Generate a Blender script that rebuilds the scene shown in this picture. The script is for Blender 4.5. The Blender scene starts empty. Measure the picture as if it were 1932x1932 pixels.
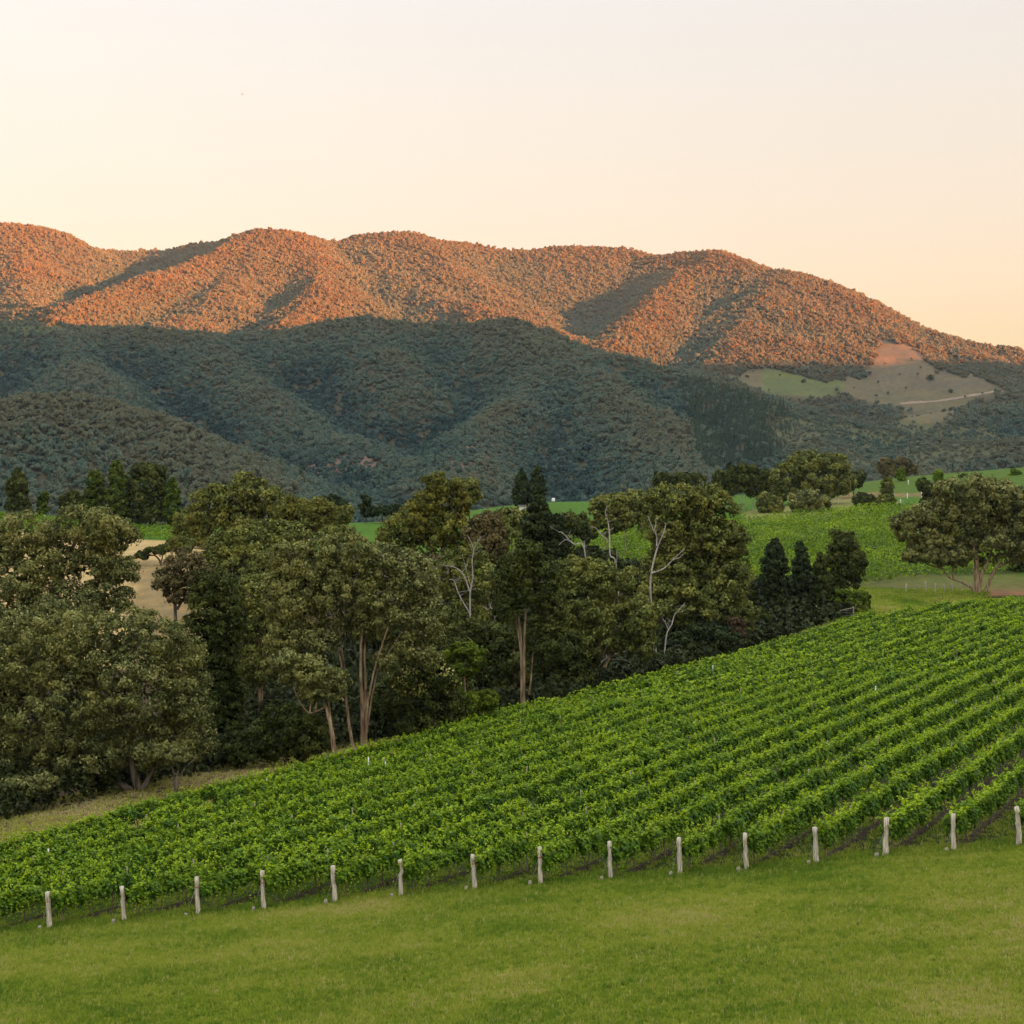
import bpy, math
import numpy as np
sc = bpy.context.scene
R = math.radians
F = 3064.0                       # focal length in units of the 1932-pixel photograph
rng = np.random.default_rng(7)

# ---------------------------------------------------------------- camera, sky, sun, exposure
cam = bpy.data.cameras.new('camera'); cam_ob = bpy.data.objects.new('camera', cam)
sc.collection.objects.link(cam_ob); sc.camera = cam_ob
cam_ob.location = (0, 0, 0); cam_ob.rotation_euler = (R(90), 0, 0)
cam.sensor_width = 36; cam.lens = 36*F/1932; cam.clip_start = 0.5; cam.clip_end = 20000
SUN_AZ, SUN_EL = R(58), R(4.5)   # azimuth measured from straight behind the camera towards its right hand
SUN = np.array([math.sin(SUN_AZ)*math.cos(SUN_EL), -math.cos(SUN_AZ)*math.cos(SUN_EL), math.sin(SUN_EL)])
w = bpy.data.worlds.new('World'); sc.world = w; w.use_nodes = True
nt = w.node_tree; bg = nt.nodes['Background']
sky = nt.nodes.new('ShaderNodeTexSky'); sky.sky_type = 'NISHITA'; sky.sun_disc = False
sky.sun_elevation = SUN_EL; sky.sun_rotation = math.atan2(SUN[0], SUN[1]) % (2*math.pi)
sky.air_density = 1; sky.dust_density = 1; sky.ozone_density = 0
tc = nt.nodes.new('ShaderNodeTexCoord'); sx = nt.nodes.new('ShaderNodeSeparateXYZ')
nt.links.new(tc.outputs['Generated'], sx.inputs[0])
rp = nt.nodes.new('ShaderNodeValToRGB')     # thin evening haze: evens the clear-air sky out by height
nt.links.new(sx.outputs['Z'], rp.inputs[0])
def ramp(el, stops):
    while len(el) > 1: el.remove(el[-1])
    for i, (p, c) in enumerate(stops):
        e = el[0] if i == 0 else el.new(p)
        e.position = p; e.color = (*c, 1)
ramp(rp.color_ramp.elements, [(0.0, (.55, .52, 1.0)), (.10, (.62, .53, .72)), (.174, (.80, .64, .75)), (.30, (1.12, .91, .94)), (1.0, (1.5, 1.3, 1.25))])
mm = nt.nodes.new('ShaderNodeMix'); mm.data_type = 'RGBA'; mm.blend_type = 'MULTIPLY'; mm.clamp_result = False
mm.inputs[0].default_value = 1
nt.links.new(sky.outputs[0], mm.inputs[6]); nt.links.new(rp.outputs[0], mm.inputs[7])
rv = nt.nodes.new('ShaderNodeValToRGB'); nt.links.new(sx.outputs['Z'], rv.inputs[0])
ramp(rv.color_ramp.elements, [(0.0, (.255, .183, .095)), (.10, (.274, .208, .110)), (.174, (.270, .232, .174)), (.30, (.246, .240, .228)), (.6, (.55, .585, .60)), (1.0, (.66, .71, .73))])  # overhead stops brightened above the visible sky as added fill light
mv = nt.nodes.new('ShaderNodeMix'); mv.data_type = 'RGBA'; mv.inputs[0].default_value = .55
vs = nt.nodes.new('ShaderNodeMix'); vs.data_type = 'RGBA'; vs.blend_type = 'MULTIPLY'; vs.clamp_result = False
vs.inputs[0].default_value = 1; vs.inputs[7].default_value = (10, 10, 10, 1); nt.links.new(rv.outputs[0], vs.inputs[6])
nt.links.new(mm.outputs[2], mv.inputs[6]); nt.links.new(vs.outputs[2], mv.inputs[7])
nt.links.new(mv.outputs[2], bg.inputs[0]); bg.inputs[1].default_value = 0.0645
sl = bpy.data.lights.new('sun', 'SUN'); sl.energy = 5; sl.angle = R(0.5); sl.color = (1, .275, .065)
so = bpy.data.objects.new('sun', sl); sc.collection.objects.link(so)
from mathutils import Vector
so.rotation_euler = Vector(SUN.tolist()).to_track_quat('Z', 'Y').to_euler()
sc.view_settings.view_transform = 'Standard'; sc.view_settings.look = 'None'
sc.view_settings.gamma = 1; sc.view_settings.use_curve_mapping = False
sc.view_settings.exposure = 2.68
sc.render.engine = 'CYCLES'
sc.cycles.max_bounces = 6; sc.cycles.diffuse_bounces = 3; sc.cycles.transmission_bounces = 4; sc.cycles.transparent_max_bounces = 4

# ---------------------------------------------------------------- helpers
col = sc.collection
def w3(x, y, Y): return np.array([(x-966)/F*Y, Y, (966-y)/F*Y])
def tag(o, label=None, cat=None, group=None, kind=None):
    for k, v in (('label', label), ('category', cat), ('group', group), ('kind', kind)):
        if v: o[k] = v
    return o
def empty(name, loc):
    o = bpy.data.objects.new(name, None); col.objects.link(o); o.location = loc; o.empty_display_size = .3
    return o
def mesh_np(name, V, faces, mat=None, smooth=False):
    """faces: list of int arrays (n,k)."""
    me = bpy.data.meshes.new(name); V = np.asarray(V, np.float32)
    me.vertices.add(len(V)); me.vertices.foreach_set('co', V.ravel())
    fl = [np.asarray(f, np.int32) for f in faces if len(f)]
    tot = np.concatenate([np.full(len(f), f.shape[1], np.int32) for f in fl])
    li = np.concatenate([f.ravel() for f in fl])
    me.loops.add(len(li)); me.loops.foreach_set('vertex_index', li)
    me.polygons.add(len(tot)); st = np.zeros(len(tot), np.int32); st[1:] = np.cumsum(tot)[:-1]
    me.polygons.foreach_set('loop_start', st); me.polygons.foreach_set('loop_total', tot)
    if smooth: me.polygons.foreach_set('use_smooth', np.ones(len(tot), bool))
    me.update(calc_edges=True); me.validate()
    if mat: me.materials.append(mat)
    return me
def attr(me, name, vals, dom='POINT'):
    vals = np.asarray(vals, np.float32)
    if vals.ndim == 1:
        a = me.attributes.new(name, 'FLOAT', dom); a.data.foreach_set('value', vals)
    else:
        a = me.attributes.new(name, 'FLOAT_COLOR', dom)
        if vals.shape[1] == 3: vals = np.concatenate([vals, np.ones((len(vals), 1), np.float32)], 1)
        a.data.foreach_set('color', vals.ravel())
def link(name, me, parent=None, loc=None):
    o = bpy.data.objects.new(name, me); col.objects.link(o)
    if parent: o.parent = parent
    if loc is not None: o.location = loc
    return o
def unit(v): return v/np.maximum(np.linalg.norm(v, axis=-1, keepdims=True), 1e-9)
class Geo:
    def __init__(s): s.V = []; s.q = []; s.t = []; s.n = 0
    def add(s, V, q=None, t=None):
        V = np.asarray(V, float)
        if q is not None and len(q): s.q.append(np.asarray(q)+s.n)
        if t is not None and len(t): s.t.append(np.asarray(t)+s.n)
        s.V.append(V); s.n += len(V)
    def tube(s, pts, rad, k=7, lump=0.0):
        pts = np.asarray(pts, float); rad = np.broadcast_to(np.asarray(rad, float), (len(pts),)); n = len(pts)
        d = unit(np.gradient(pts, axis=0)); ref = np.array([0.31, 0.9, 0.2])
        a = unit(np.cross(d, ref)); b = np.cross(d, a)
        th = np.arange(k)*2*math.pi/k
        rr = rad[:, None]*(1+lump*rng.standard_normal((n, k)))
        V = pts[:, None]+rr[..., None]*(np.cos(th)[None, :, None]*a[:, None]+np.sin(th)[None, :, None]*b[:, None])
        i = np.arange(n-1)[:, None]*k; j = np.arange(k)[None]; j2 = (j+1) % k
        q = np.stack([i+j, i+j2, i+k+j2, i+k+j], -1).reshape(-1, 4)
        V = np.concatenate([V.reshape(-1, 3), pts[-1:]+d[-1:]*rad[-1]*.3])
        e = (n-1)*k; t = np.stack([e+np.arange(k), e+(np.arange(k)+1) % k, np.full(k, n*k)], -1)
        s.add(V, q, t)
    def box(s, c, h, rz=0):
        c = np.asarray(c, float); x, y, z = h
        P = np.array([[sx_*x, sy_*y, sz_*z] for sz_ in (-1, 1) for sx_, sy_ in ((-1, -1), (1, -1), (1, 1), (-1, 1))])
        cr, sr = math.cos(rz), math.sin(rz); P = P@np.array([[cr, sr, 0], [-sr, cr, 0], [0, 0, 1]])
        s.add(P+c, [[3, 2, 1, 0], [4, 5, 6, 7], [0, 1, 5, 4], [1, 2, 6, 5], [2, 3, 7, 6], [3, 0, 4, 7]])
    def leaves(s, P, N, L, W, T=None, bend=.18):
        """one diamond-shaped leaf per point, axis T across normal N."""
        n = len(P); N = unit(N)
        if T is None: T = rng.standard_normal((n, 3))
        T = unit(T-N*(T*N).sum(1, keepdims=True)); B = np.cross(N, T)
        L = np.broadcast_to(L, (n,))[:, None]; W = np.broadcast_to(W, (n,))[:, None]
        V = np.stack([P-T*L/2, P+B*W/2+N*L*bend, P+T*L/2, P-B*W/2+N*L*bend], 1).reshape(-1, 3)
        s.add(V, np.arange(4*n).reshape(n, 4))
    def mesh(s, name, mat, smooth=False):
        return mesh_np(name, np.concatenate(s.V), [np.concatenate(f) for f in (s.q, s.t) if f], mat, smooth)
def smoothpoly(pts, m=4):
    """a Catmull-Rom curve through pts."""
    p = np.asarray(pts, float)
    if len(p) < 3: return np.linspace(p[0], p[-1], m+1)
    q = np.vstack([2*p[0]-p[1], p, 2*p[-1]-p[-2]]); out = []
    for i in range(len(p)-1):
        a, b, c, d = q[i:i+4]
        for t in np.arange(m)/m:
            out.append(.5*((2*b)+(-a+c)*t+(2*a-5*b+4*c-d)*t*t+(-a+3*b-3*c+d)*t**3))
    out.append(p[-1]); return np.array(out)
def vnoise(x, y, seed=0):
    xi = np.floor(x).astype(np.int64); yi = np.floor(y).astype(np.int64); fx = x-xi; fy = y-yi
    fx = fx*fx*(3-2*fx); fy = fy*fy*(3-2*fy)
    def h(i, j):
        n = (i*374761393+j*668265263+seed*974711) & 0x7fffffff
        n = ((n ^ (n >> 13))*1274126177) & 0x7fffffff
        return ((n ^ (n >> 16)) & 0xffff)/65535.0
    return (h(xi, yi)*(1-fx)+h(xi+1, yi)*fx)*(1-fy)+(h(xi, yi+1)*(1-fx)+h(xi+1, yi+1)*fx)*fy
def fbm(x, y, o=4, seed=0):
    s = 0; a = .5
    for k in range(o): s = s+a*(vnoise(x*2**k, y*2**k, seed+k)-.5); a *= .5
    return s
def inpoly(x, y, poly):
    c = np.zeros(np.shape(x), bool); n = len(poly); j = n-1
    for i in range(n):
        xi, yi = poly[i]; xj, yj = poly[j]
        hit = ((yi > y) != (yj > y)) & (x < (xj-xi)*(y-yi)/(yj-yi+1e-12)+xi)
        c ^= hit; j = i
    return c

# ---------------------------------------------------------------- materials
def newmat(name):
    m = bpy.data.materials.new(name); m.use_nodes = True
    return m, m.node_tree, m.node_tree.nodes['Principled BSDF']
def mixc(t, fac, a, b, mode='MIX'):
    n = t.nodes.new('ShaderNodeMix'); n.data_type = 'RGBA'; n.blend_type = mode
    for i, v in ((0, fac), (6, a), (7, b)):
        if hasattr(v, 'is_linked') or hasattr(v, 'links'): t.links.new(v, n.inputs[i])
        elif i == 0: n.inputs[0].default_value = v
        else: n.inputs[i].default_value = (*v, 1)
    return n.outputs[2]
def noise(t, scale, detail=3, coord='Object', dist=0, vec=None):
    c = t.nodes.new('ShaderNodeTexCoord'); n = t.nodes.new('ShaderNodeTexNoise')
    n.inputs['Scale'].default_value = scale; n.inputs['Detail'].default_value = detail; n.inputs['Distortion'].default_value = dist
    if vec:
        mp = t.nodes.new('ShaderNodeMapping'); mp.inputs['Scale'].default_value = vec
        t.links.new(c.outputs[coord], mp.inputs[0]); t.links.new(mp.outputs[0], n.inputs['Vector'])
    else: t.links.new(c.outputs[coord], n.inputs['Vector'])
    return n.outputs[0]
def remap(t, v, a, b, lo=0, hi=1):
    n = t.nodes.new('ShaderNodeMapRange'); n.inputs[1].default_value = a; n.inputs[2].default_value = b
    n.inputs[3].default_value = lo; n.inputs[4].default_value = hi; t.links.new(v, n.inputs[0]); return n.outputs[0]
def leafmat(name, dark, light, accent=None, trans=.25, nscale=.25, young=None, rough=.6, spec=.10, each=None):
    m, t, p = newmat(name)
    g = t.nodes.new('ShaderNodeNewGeometry')
    c = mixc(t, g.outputs['Random Per Island'], dark, light)
    if accent:
        c = mixc(t, remap(t, noise(t, nscale, 2), .45, .68), c, mixc(t, .55, c, accent))
    ac = t.nodes.new('ShaderNodeAttribute'); ac.attribute_name = 'sprig'      # darkens some sprigs at random and all inner leaves, painting shade into crowns
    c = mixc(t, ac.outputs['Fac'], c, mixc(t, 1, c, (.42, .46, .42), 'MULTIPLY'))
    if young:
        a = t.nodes.new('ShaderNodeAttribute'); a.attribute_name = 'young'
        c = mixc(t, a.outputs['Fac'], c, young)
    if each:                                     # some plants are a darker, bluer green than their neighbours
        oi = t.nodes.new('ShaderNodeObjectInfo'); c = mixc(t, remap(t, oi.outputs['Random'], .45, 1), c, mixc(t, 1, c, each, 'MULTIPLY'))
    t.links.new(c, p.inputs['Base Color']); p.inputs['Roughness'].default_value = rough
    p.inputs['Specular IOR Level'].default_value = spec
    tr = t.nodes.new('ShaderNodeBsdfTranslucent'); t.links.new(c, tr.inputs[0])
    mx = t.nodes.new('ShaderNodeMixShader'); mx.inputs[0].default_value = trans
    t.links.new(p.outputs[0], mx.inputs[1]); t.links.new(tr.outputs[0], mx.inputs[2])
    t.links.new(mx.outputs[0], t.nodes['Material Output'].inputs[0])
    return m
def rough_mat(name, a, b, scale=6, vec=None, bump=.3, rough=.85, coord='Object'):
    m, t, p = newmat(name)
    n = noise(t, scale, 4, coord, vec=vec)
    t.links.new(mixc(t, remap(t, n, .35, .65), a, b), p.inputs['Base Color'])
    p.inputs['Roughness'].default_value = rough; p.inputs['Specular IOR Level'].default_value = .2
    if bump:
        bn = t.nodes.new('ShaderNodeBump'); bn.inputs['Strength'].default_value = bump; bn.inputs['Distance'].default_value = .05
        t.links.new(n, bn.inputs['Height']); t.links.new(bn.outputs[0], p.inputs['Normal'])
    return m
M = {}
M['euc'] = leafmat('grey_green_gum_leaves', (.066, .080, .022), (.395, .405, .142), (.42, .38, .105), trans=.14)
M['olive'] = leafmat('olive_gum_leaves', (.058, .076, .017), (.350, .380, .094), (.39, .36, .066), trans=.16)
M['wattle'] = leafmat('yellow_olive_wattle_leaves', (.085, .098, .016), (.335, .335, .075), (.37, .33, .045), trans=.2)
M['dark'] = leafmat('dark_conifer_leaves', (.018, .034, .011), (.078, .105, .032), None, trans=.1)
M['deep'] = leafmat('deep_green_leaves', (.022, .036, .008), (.150, .180, .040), (.16, .15, .028), trans=.15)
M['poplar'] = leafmat('poplar_leaves', (.040, .075, .010), (.16, .225, .03), (.18, .21, .02), trans=.2)
M['red'] = leafmat('reddish_dry_leaves', (.085, .078, .028), (.27, .235, .095), (.27, .19, .085), trans=.15)
M['bright'] = leafmat('fresh_shrub_leaves', (0.061, 0.105, 0.009), (0.242, 0.330, 0.031), (0.297, 0.308, 0.024), trans=.25)
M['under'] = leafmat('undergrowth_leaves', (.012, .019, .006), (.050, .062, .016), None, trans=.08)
M['dry'] = leafmat('dead_brown_leaves', (.09, .058, .032), (.20, .13, .07), None)
M['blossom'] = leafmat('pale_yellow_blossom', (.48, .46, .10), (.75, .70, .25), None)
M['young'] = leafmat('young_tree_leaves', (.12, .20, .012), (.26, .36, .03), None)
M['vine'] = leafmat('grapevine_leaves', (.022, .070, .005), (.145, .270, .010), (.19, .285, .010), trans=.28, nscale=.12, young=(.52, .66, .016), rough=.5, spec=.16, each=(.62, .74, .95))
M['bark'] = rough_mat('peeling_gum_bark', (.12, .074, .042), (.46, .335, .215), 4.5, (1, 1, .14), .5)
M['bark_grey'] = rough_mat('grey_bark', (.055, .042, .030), (.20, .165, .125), 4.0, (1, 1, .2), .4)
M['dead'] = rough_mat('bleached_dead_wood', (.26, .23, .20), (.50, .45, .40), 3.0, (1, 1, .2), .2)
M['bark_vine'] = rough_mat('vine_trunk_bark', (.13, .095, .06), (.30, .22, .15), 14, (1, 1, .2), .3)
M['post'] = rough_mat('weathered_pale_timber', (.36, .30, .24), (.80, .70, .60), 8.0, (2.6, 2.6, .22), .6)
M['stub'] = rough_mat('weathered_grey_stub', (.20, .165, .125), (.42, .36, .29), 9.0, None, .4)
M['stake'] = rough_mat('grey_treated_pine', (.17, .15, .10), (.34, .30, .21), 6.0, (2, 2, .3), .3)
M['white'] = rough_mat('white_paint', (.72, .72, .70), (.82, .82, .80), 3, None, 0, .5)
M['redpaint'] = rough_mat('faded_red_paint', (.42, .09, .05), (.5, .16, .1), 30, None, 0, .7)
M['yellowtag'] = rough_mat('faded_yellow_tag', (.6, .42, .08), (.7, .5, .12), 30, None, 0, .7)
M['wire'] = rough_mat('galvanised_wire', (.25, .25, .24), (.35, .35, .34), 30, None, 0, .4)
M['soil'] = rough_mat('bare_dark_soil', (.026, .018, .010), (.066, .044, .025), 3, None, .5, .95)
M['redsoil'] = rough_mat('red_soil', (.28, .13, .075), (.38, .20, .12), .5, None, .2, .95)
M['roofgrey'] = rough_mat('grey_sheet_roof', (.30, .30, .30), (.42, .42, .42), 4, None, 0, .5)
M['straw'] = leafmat('dry_straw', (.22, .16, .07), (.42, .33, .16), None)
M['bird'] = rough_mat('dark_feathers', (.06, .05, .045), (.1, .09, .08), 30, None, 0, .8)

# ---------------------------------------------------------------- near terrain (smooth surface through surveyed points)
def plane(X, Y): return -18.1+.084*X-.026*(Y-78)
def xedge(Y): return -39+.55*(Y-78)          # creek-side edge of the vineyard
DIR = np.array([.55, 1.0])/math.hypot(.55, 1); NRM = np.array([-DIR[1], DIR[0]])
A = []
for Y in (42, 60, 78):
    for X in (-45, -22, 0, 22, 45): A.append((X, Y, -18.15+.084*X+.07*(78-Y)))
for X in (-40, 0, 40): A += [(X, 28, -12.4+.07*X), (X, 12, -6.0+.05*X), (X, 0, -2.0+.04*X), (X, -30, 3.0), (X, -70, 8)]
for Y in (95, 125, 160, 200, 250):
    X0 = xedge(Y)
    for k in (0, .33, .66, 1):
        X = X0+(.36*Y-X0)*k
        if Y < 240 or k > .3: A.append((X, Y, plane(X, Y)))
    for s, dz in ((8, -.2), (20, -1.6), (34, -4.2)):
        if Y < 210: X = X0+NRM[0]*s; A.append((X, Y+NRM[1]*s, plane(X0, Y)+dz))
for x, y, Y in ((1932, 1142, 286), (1680, 1152, 266), (1640, 1140, 285), (1740, 1126, 305), (1850, 1121, 302), (1932, 1116, 312), (2050, 1120, 300),
        (230, 1160, 240), (250, 1030, 330), (150, 1024, 330), (60, 1026, 330), (200, 1010, 362), (0, 985, 370), (330, 1022, 350), (220, 992, 402), (-150, 990, 360),
        (960, 1078, 300), (960, 1016, 400), (1000, 952, 560), (1050, 947, 600), (1120, 947, 600), (650, 992, 420), (720, 986, 450), (620, 1012, 380), (480, 1060, 300), (480, 1010, 390),
        (700, 1080, 290), (1200, 1095, 290), (1640, 1104, 322), (1400, 1088, 312), (1180, 1003, 420), (1400, 988, 462), (1640, 964, 490), (1740, 957, 490), (1500, 970, 480), (1420, 952, 540),
        (1640, 937, 560), (1640, 908, 640), (1700, 901, 645), (1800, 894, 648), (1932, 886, 650), (1932, 952, 480), (1932, 1010, 400), (2060, 872, 650), (2060, 990, 420), (1300, 950, 560), (-150, 1100, 270)):
    A.append(tuple(w3(x, y, Y)))
for X in (-420, -250, -100, 50, 200, 350, 500): A += [(X, 780, -14), (X, 1000, -14)]
A += [(-150, 540, -10), (-60, 560, -7), (-300, 450, -8), (260, 720, 6), (130, 715, 4)]
A = np.array(A, float)
def tps(r2): return .5*r2*np.log(r2+1e-9)
_S = 100.0
def _solve():
    P = A[:, :2]/_S; n = len(P); D = ((P[:, None]-P[None])**2).sum(-1)
    K = tps(D)+np.eye(n)*2e-4; Q = np.hstack([np.ones((n, 1)), P]); Z = np.zeros((3, 3))
    return P, np.linalg.solve(np.block([[K, Q], [Q.T, Z]]), np.concatenate([A[:, 2], np.zeros(3)]))
_P, _C = _solve()
def H(X, Y):
    X = np.asarray(X, float); Y = np.asarray(Y, float); sh = X.shape; q = np.stack([X.ravel(), Y.ravel()], -1)/_S
    out = np.empty(len(q))
    for i in range(0, len(q), 20000):
        b = q[i:i+20000]; D = ((b[:, None]-_P[None])**2).sum(-1)
        out[i:i+20000] = tps(D)@_C[:-3]+_C[-3]+b@_C[-2:]
    return out.reshape(sh)
def Hn(X, Y): return H(X, Y)+fbm(np.asarray(X)*.09, np.asarray(Y)*.09, 3, 5)*.35
def h1(X, Y): return float(Hn(np.array([X]), np.array([Y]))[0])

yy = np.concatenate([np.linspace(-70, 30, 26)[:-1], 30*np.exp(np.linspace(0, math.log(1050/30), 300))])
ss = np.linspace(-1, 1, 281)
GY, GS = np.meshgrid(yy, ss, indexing='ij'); GX = GS*.62*(GY+85)
GZ = Hn(GX, GY)
ny, nx = GY.shape
ii = (np.arange(ny-1)[:, None]*nx+np.arange(nx-1)[None]).ravel()
gq = np.stack([ii, ii+1, ii+nx+1, ii+nx], -1)
X, Y, Z = GX.ravel(), GY.ravel(), GZ.ravel()
px = 966+X/np.maximum(Y, 1)*F; py = 966-Z/np.maximum(Y, 1)*F
C_MEADOW = np.array([.20, .235, .030]); C_INTER = np.array([.040, .058, .013]); C_LITTER = np.array([.070, .052, .032])
C_TAN = np.array([.47, .345, .17]); C_FIELD = np.array([.062, .150, .010]); C_PALE = np.array([.21, .22, .075]); C_TRACK = np.array([.24, .16, .088]); C_RED = np.array([.30, .15, .09])
cc = np.tile(C_FIELD, (len(X), 1))
def paint(mask, c, soft=1.0):
    m = np.clip(mask, 0, 1)[:, None]*soft; cc[:] = cc*(1-m)+c*m
nz = fbm(X*.05, Y*.05, 4, 11)
se = (X-xedge(Y))*NRM[0]                           # metres beyond the creek-side edge (positive: towards the creek)
paint((Y < 330).astype(float), C_LITTER)
FARV = [(900,1120),(900,1010),(1180,1002),(1395,987),(1640,963),(1800,955),(2000,962),(2000,1075),(1720,1094),(1640,1104),(1400,1130)]
paint(inpoly(px, py, FARV).astype(float)*(Y > 280), np.array([.045, .075, .012]))
paint(((Y >= 215) & (px < 420) & (Y < 352)).astype(float), C_TAN)
paint(((px > 250) & (px < 700) & (Y >= 215) & (Y < 300)).astype(float)*.5, C_LITTER)
paint(inpoly(px, py, [(560, 1030), (640, 975), (760, 970), (760, 1030)]).astype(float), C_FIELD*1.05)
paint(inpoly(px, py, [(1400, 1000), (1400, 965), (1560, 945), (1640, 935), (1700, 948), (1640, 968), (1560, 975)]).astype(float), C_PALE)
paint(inpoly(px, py, [(1560, 948), (1610, 925), (1760, 930), (1760, 938), (1620, 938)]).astype(float)*.8, C_TRACK)
paint(((px > 1610) & (py < 930) & (Y > 520)).astype(float), np.array([.074, .135, .016]))
paint(((se < 30) & (Y > 200) & (Y < 352) & (px > 1500) & (py > 1085)).astype(float)*.9, np.array([.125, .135, .04]))
paint(np.exp(-((py-1122)/9)**2)*(px > 1860)*(Y > 200), C_RED)
paint(np.clip(1-(se-2)/1.5, 0, 1)*(Y < 300)*(X > xedge(Y)-8), C_INTER)
tr = np.clip(1.15-np.abs(se-4.5+nz*8)/6.5, 0, 1)*(Y < 165)*(Y > 76)
paint(tr, C_TRACK*(.9)); paint(np.clip(nz*5, 0, 1)*(se > 2)*(se < 22)*(Y < 120), np.array([.12, .115, .04]))
paint(np.clip((79.5-Y+nz*3)/1.5, 0, 1), C_MEADOW)
gme = mesh_np('ground', np.stack([X, Y, Z], -1), [gq], None, True); attr(gme, 'col', cc)
m, t, p = newmat('ground_cover')
at = t.nodes.new('ShaderNodeAttribute'); at.attribute_name = 'col'
c = mixc(t, remap(t, noise(t, .35, 5), .3, .7), at.outputs['Color'], mixc(t, 1, at.outputs['Color'], (1.30, 1.12, .85), 'MULTIPLY'))
c = mixc(t, remap(t, noise(t, .55, 6, vec=(1, .35, 1)), .35, .7, 0, .6), c, mixc(t, 1, c, (.55, .62, .55), 'MULTIPLY'))
c = mixc(t, remap(t, noise(t, 5.0, 4, vec=(1, .5, 1)), .3, .75, 0, .55), c, mixc(t, 1, c, (.45, .45, .4), 'MULTIPLY'))
t.links.new(c, p.inputs['Base Color']); p.inputs['Roughness'].default_value = .95; p.inputs['Specular IOR Level'].default_value = .1
gme.materials.append(m)
tag(link('ground', gme), kind='structure')

# ---------------------------------------------------------------- mountains
def rl(pts): return np.array([w3(*q) for q in pts])
RID = [  # ridge lines (pixel, pixel, depth), fall-off per metre
 ([(-420,372,3750),(-150,392,3650),(0,427,3600),(110,447,3600),(170,472,3650),(230,475,3700),(310,474,3700),(370,467,3650),(420,461,3600),(480,453,3550),(520,451,3550),(560,455,3600),(640,465,3700),(680,453,3700),(740,446,3700),(790,448,3700),(850,457,3700),(920,469,3700),(1040,471,3700),(1180,475,3700),(1240,481,3650),(1300,478,3600),(1350,480,3550),(1390,495,3500),(1430,517,3450),(1480,520,3400),(1530,540,3350),(1570,570,3300),(1650,595,3250),(1760,630,3150),(1880,655,3100),(2050,695,3000),(2400,740,2900)], .52),
 ([(60,440,3600),(50,500,3300),(60,550,3050),(70,605,2800)], .50),
 ([(-200,420,3600),(-150,520,3100),(-100,600,2700)], .5),
 ([(480,453,3550),(440,470,3440),(370,494,3290),(260,536,3050),(190,561,2900),(145,577,2800),(112,612,2640)], .7),
 ([(500,452,3550),(470,505,3300),(420,555,3050),(350,598,2850),(290,640,2650)], .5),
 ([(560,455,3600),(595,492,3400),(612,530,3200),(585,572,2980),(550,615,2780)], .55),
 ([(640,465,3700),(700,502,3520),(770,535,3350),(850,567,3180),(930,592,3030),(1010,622,2850)], .5),
 ([(790,448,3700),(850,510,3450),(925,555,3270)], .5),
 ([(1288,512,3430),(1250,546,3270),(1212,582,3110),(1178,618,2960),(1150,655,2820)], .72),
 ([(1480,520,3400),(1445,560,3220),(1405,608,3050),(1370,650,2900),(1340,695,2750)], .5),
 ([(1570,570,3300),(1592,620,3100),(1600,662,2950),(1560,705,2800)], .52),
 ([(1650,595,3250),(1690,648,3000),(1760,692,2820),(1840,718,2700),(1905,740,2600)], .5),
 ([(1760,630,3150),(1840,680,2900),(1930,715,2750)], .5),
 # wooded foothills
 ([(-420,580,2350),(-100,602,2300),(60,617,2250),(130,628,2250),(250,634,2200),(390,637,2200),(470,628,2200),(560,622,2200),(680,616,2200),(800,622,2150),(900,624,2150),(960,624,2100),(1010,638,2100),(1080,662,2050),(1160,678,2000),(1230,700,1950),(1280,710,1950),(1350,726,1900),(1420,756,1850),(1500,780,1800),(1600,805,1750),(1750,825,1700)], .58),
 ([(390,637,2200),(430,684,2050),(500,734,1900),(580,794,1750),(680,844,1600),(760,884,1450),(800,934,1300)], .66),
 ([(120,628,2250),(160,690,2000),(230,750,1800),(300,820,1650)], .7),
 ([(680,616,2200),(740,680,2000),(790,730,1880)], .66),
 ([(960,624,2100),(1060,674,1950),(1150,724,1800),(1220,774,1650),(1280,834,1500),(1310,894,1350),(1330,944,1220)], .66),
 ([(1060,674,1950),(1000,740,1800),(920,800,1650),(880,860,1480),(880,920,1300)], .66),
 ([(1350,726,1900),(1450,794,1700),(1540,844,1550),(1650,884,1400),(1760,904,1300)], .42),
 ([(1660,812,1900),(1800,782,2050),(1932,756,2150),(2150,730,2150)], .42),
 ([(1750,850,1600),(1932,835,1600),(2150,820,1600)], .4),
 ([(-420,730,1300),(0,774,1250),(60,768,1250),(120,765,1250),(180,775,1250),(240,805,1200),(300,840,1150),(380,885,1100),(440,915,1050),(520,952,1000)], .42),
]
def hill_z(X, Y):
    acc = np.full(X.shape, math.exp(0)); S = 14.0; base = -15.0
    best = np.full(X.shape, base)
    zs = [np.full(X.shape, base)]
    for pts, k in RID:
        P = rl(pts); hz = np.full(X.shape, -1e9)
        for a, b in zip(P[:-1], P[1:]):
            d = b[:2]-a[:2]; L2 = (d**2).sum()
            tt = np.clip(((X-a[0])*d[0]+(Y-a[1])*d[1])/L2, 0, 1)
            dist = np.hypot(X-a[0]-tt*d[0], Y-a[1]-tt*d[1])
            dist = np.sqrt(dist**2+30**2)-30
            hz = np.maximum(hz, a[2]+(b[2]-a[2])*tt-k*dist)
        zs.append(hz)
    mx = np.maximum.reduce(zs); s = sum(np.exp((z-mx)/S) for z in zs)
    z = mx+S*np.log(s)*.6
    amp = np.clip((z-base)/120, 0, 1)
    return z+amp*(fbm(X/170, Y/170, 4, 21)*34)
hy = np.linspace(735, 4350, 330); hu = np.linspace(-.60, .60, 430)
HY, HU = np.meshgrid(hy, hu, indexing='ij'); HX = HU*HY; HZ = hill_z(HX, HY)
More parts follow.
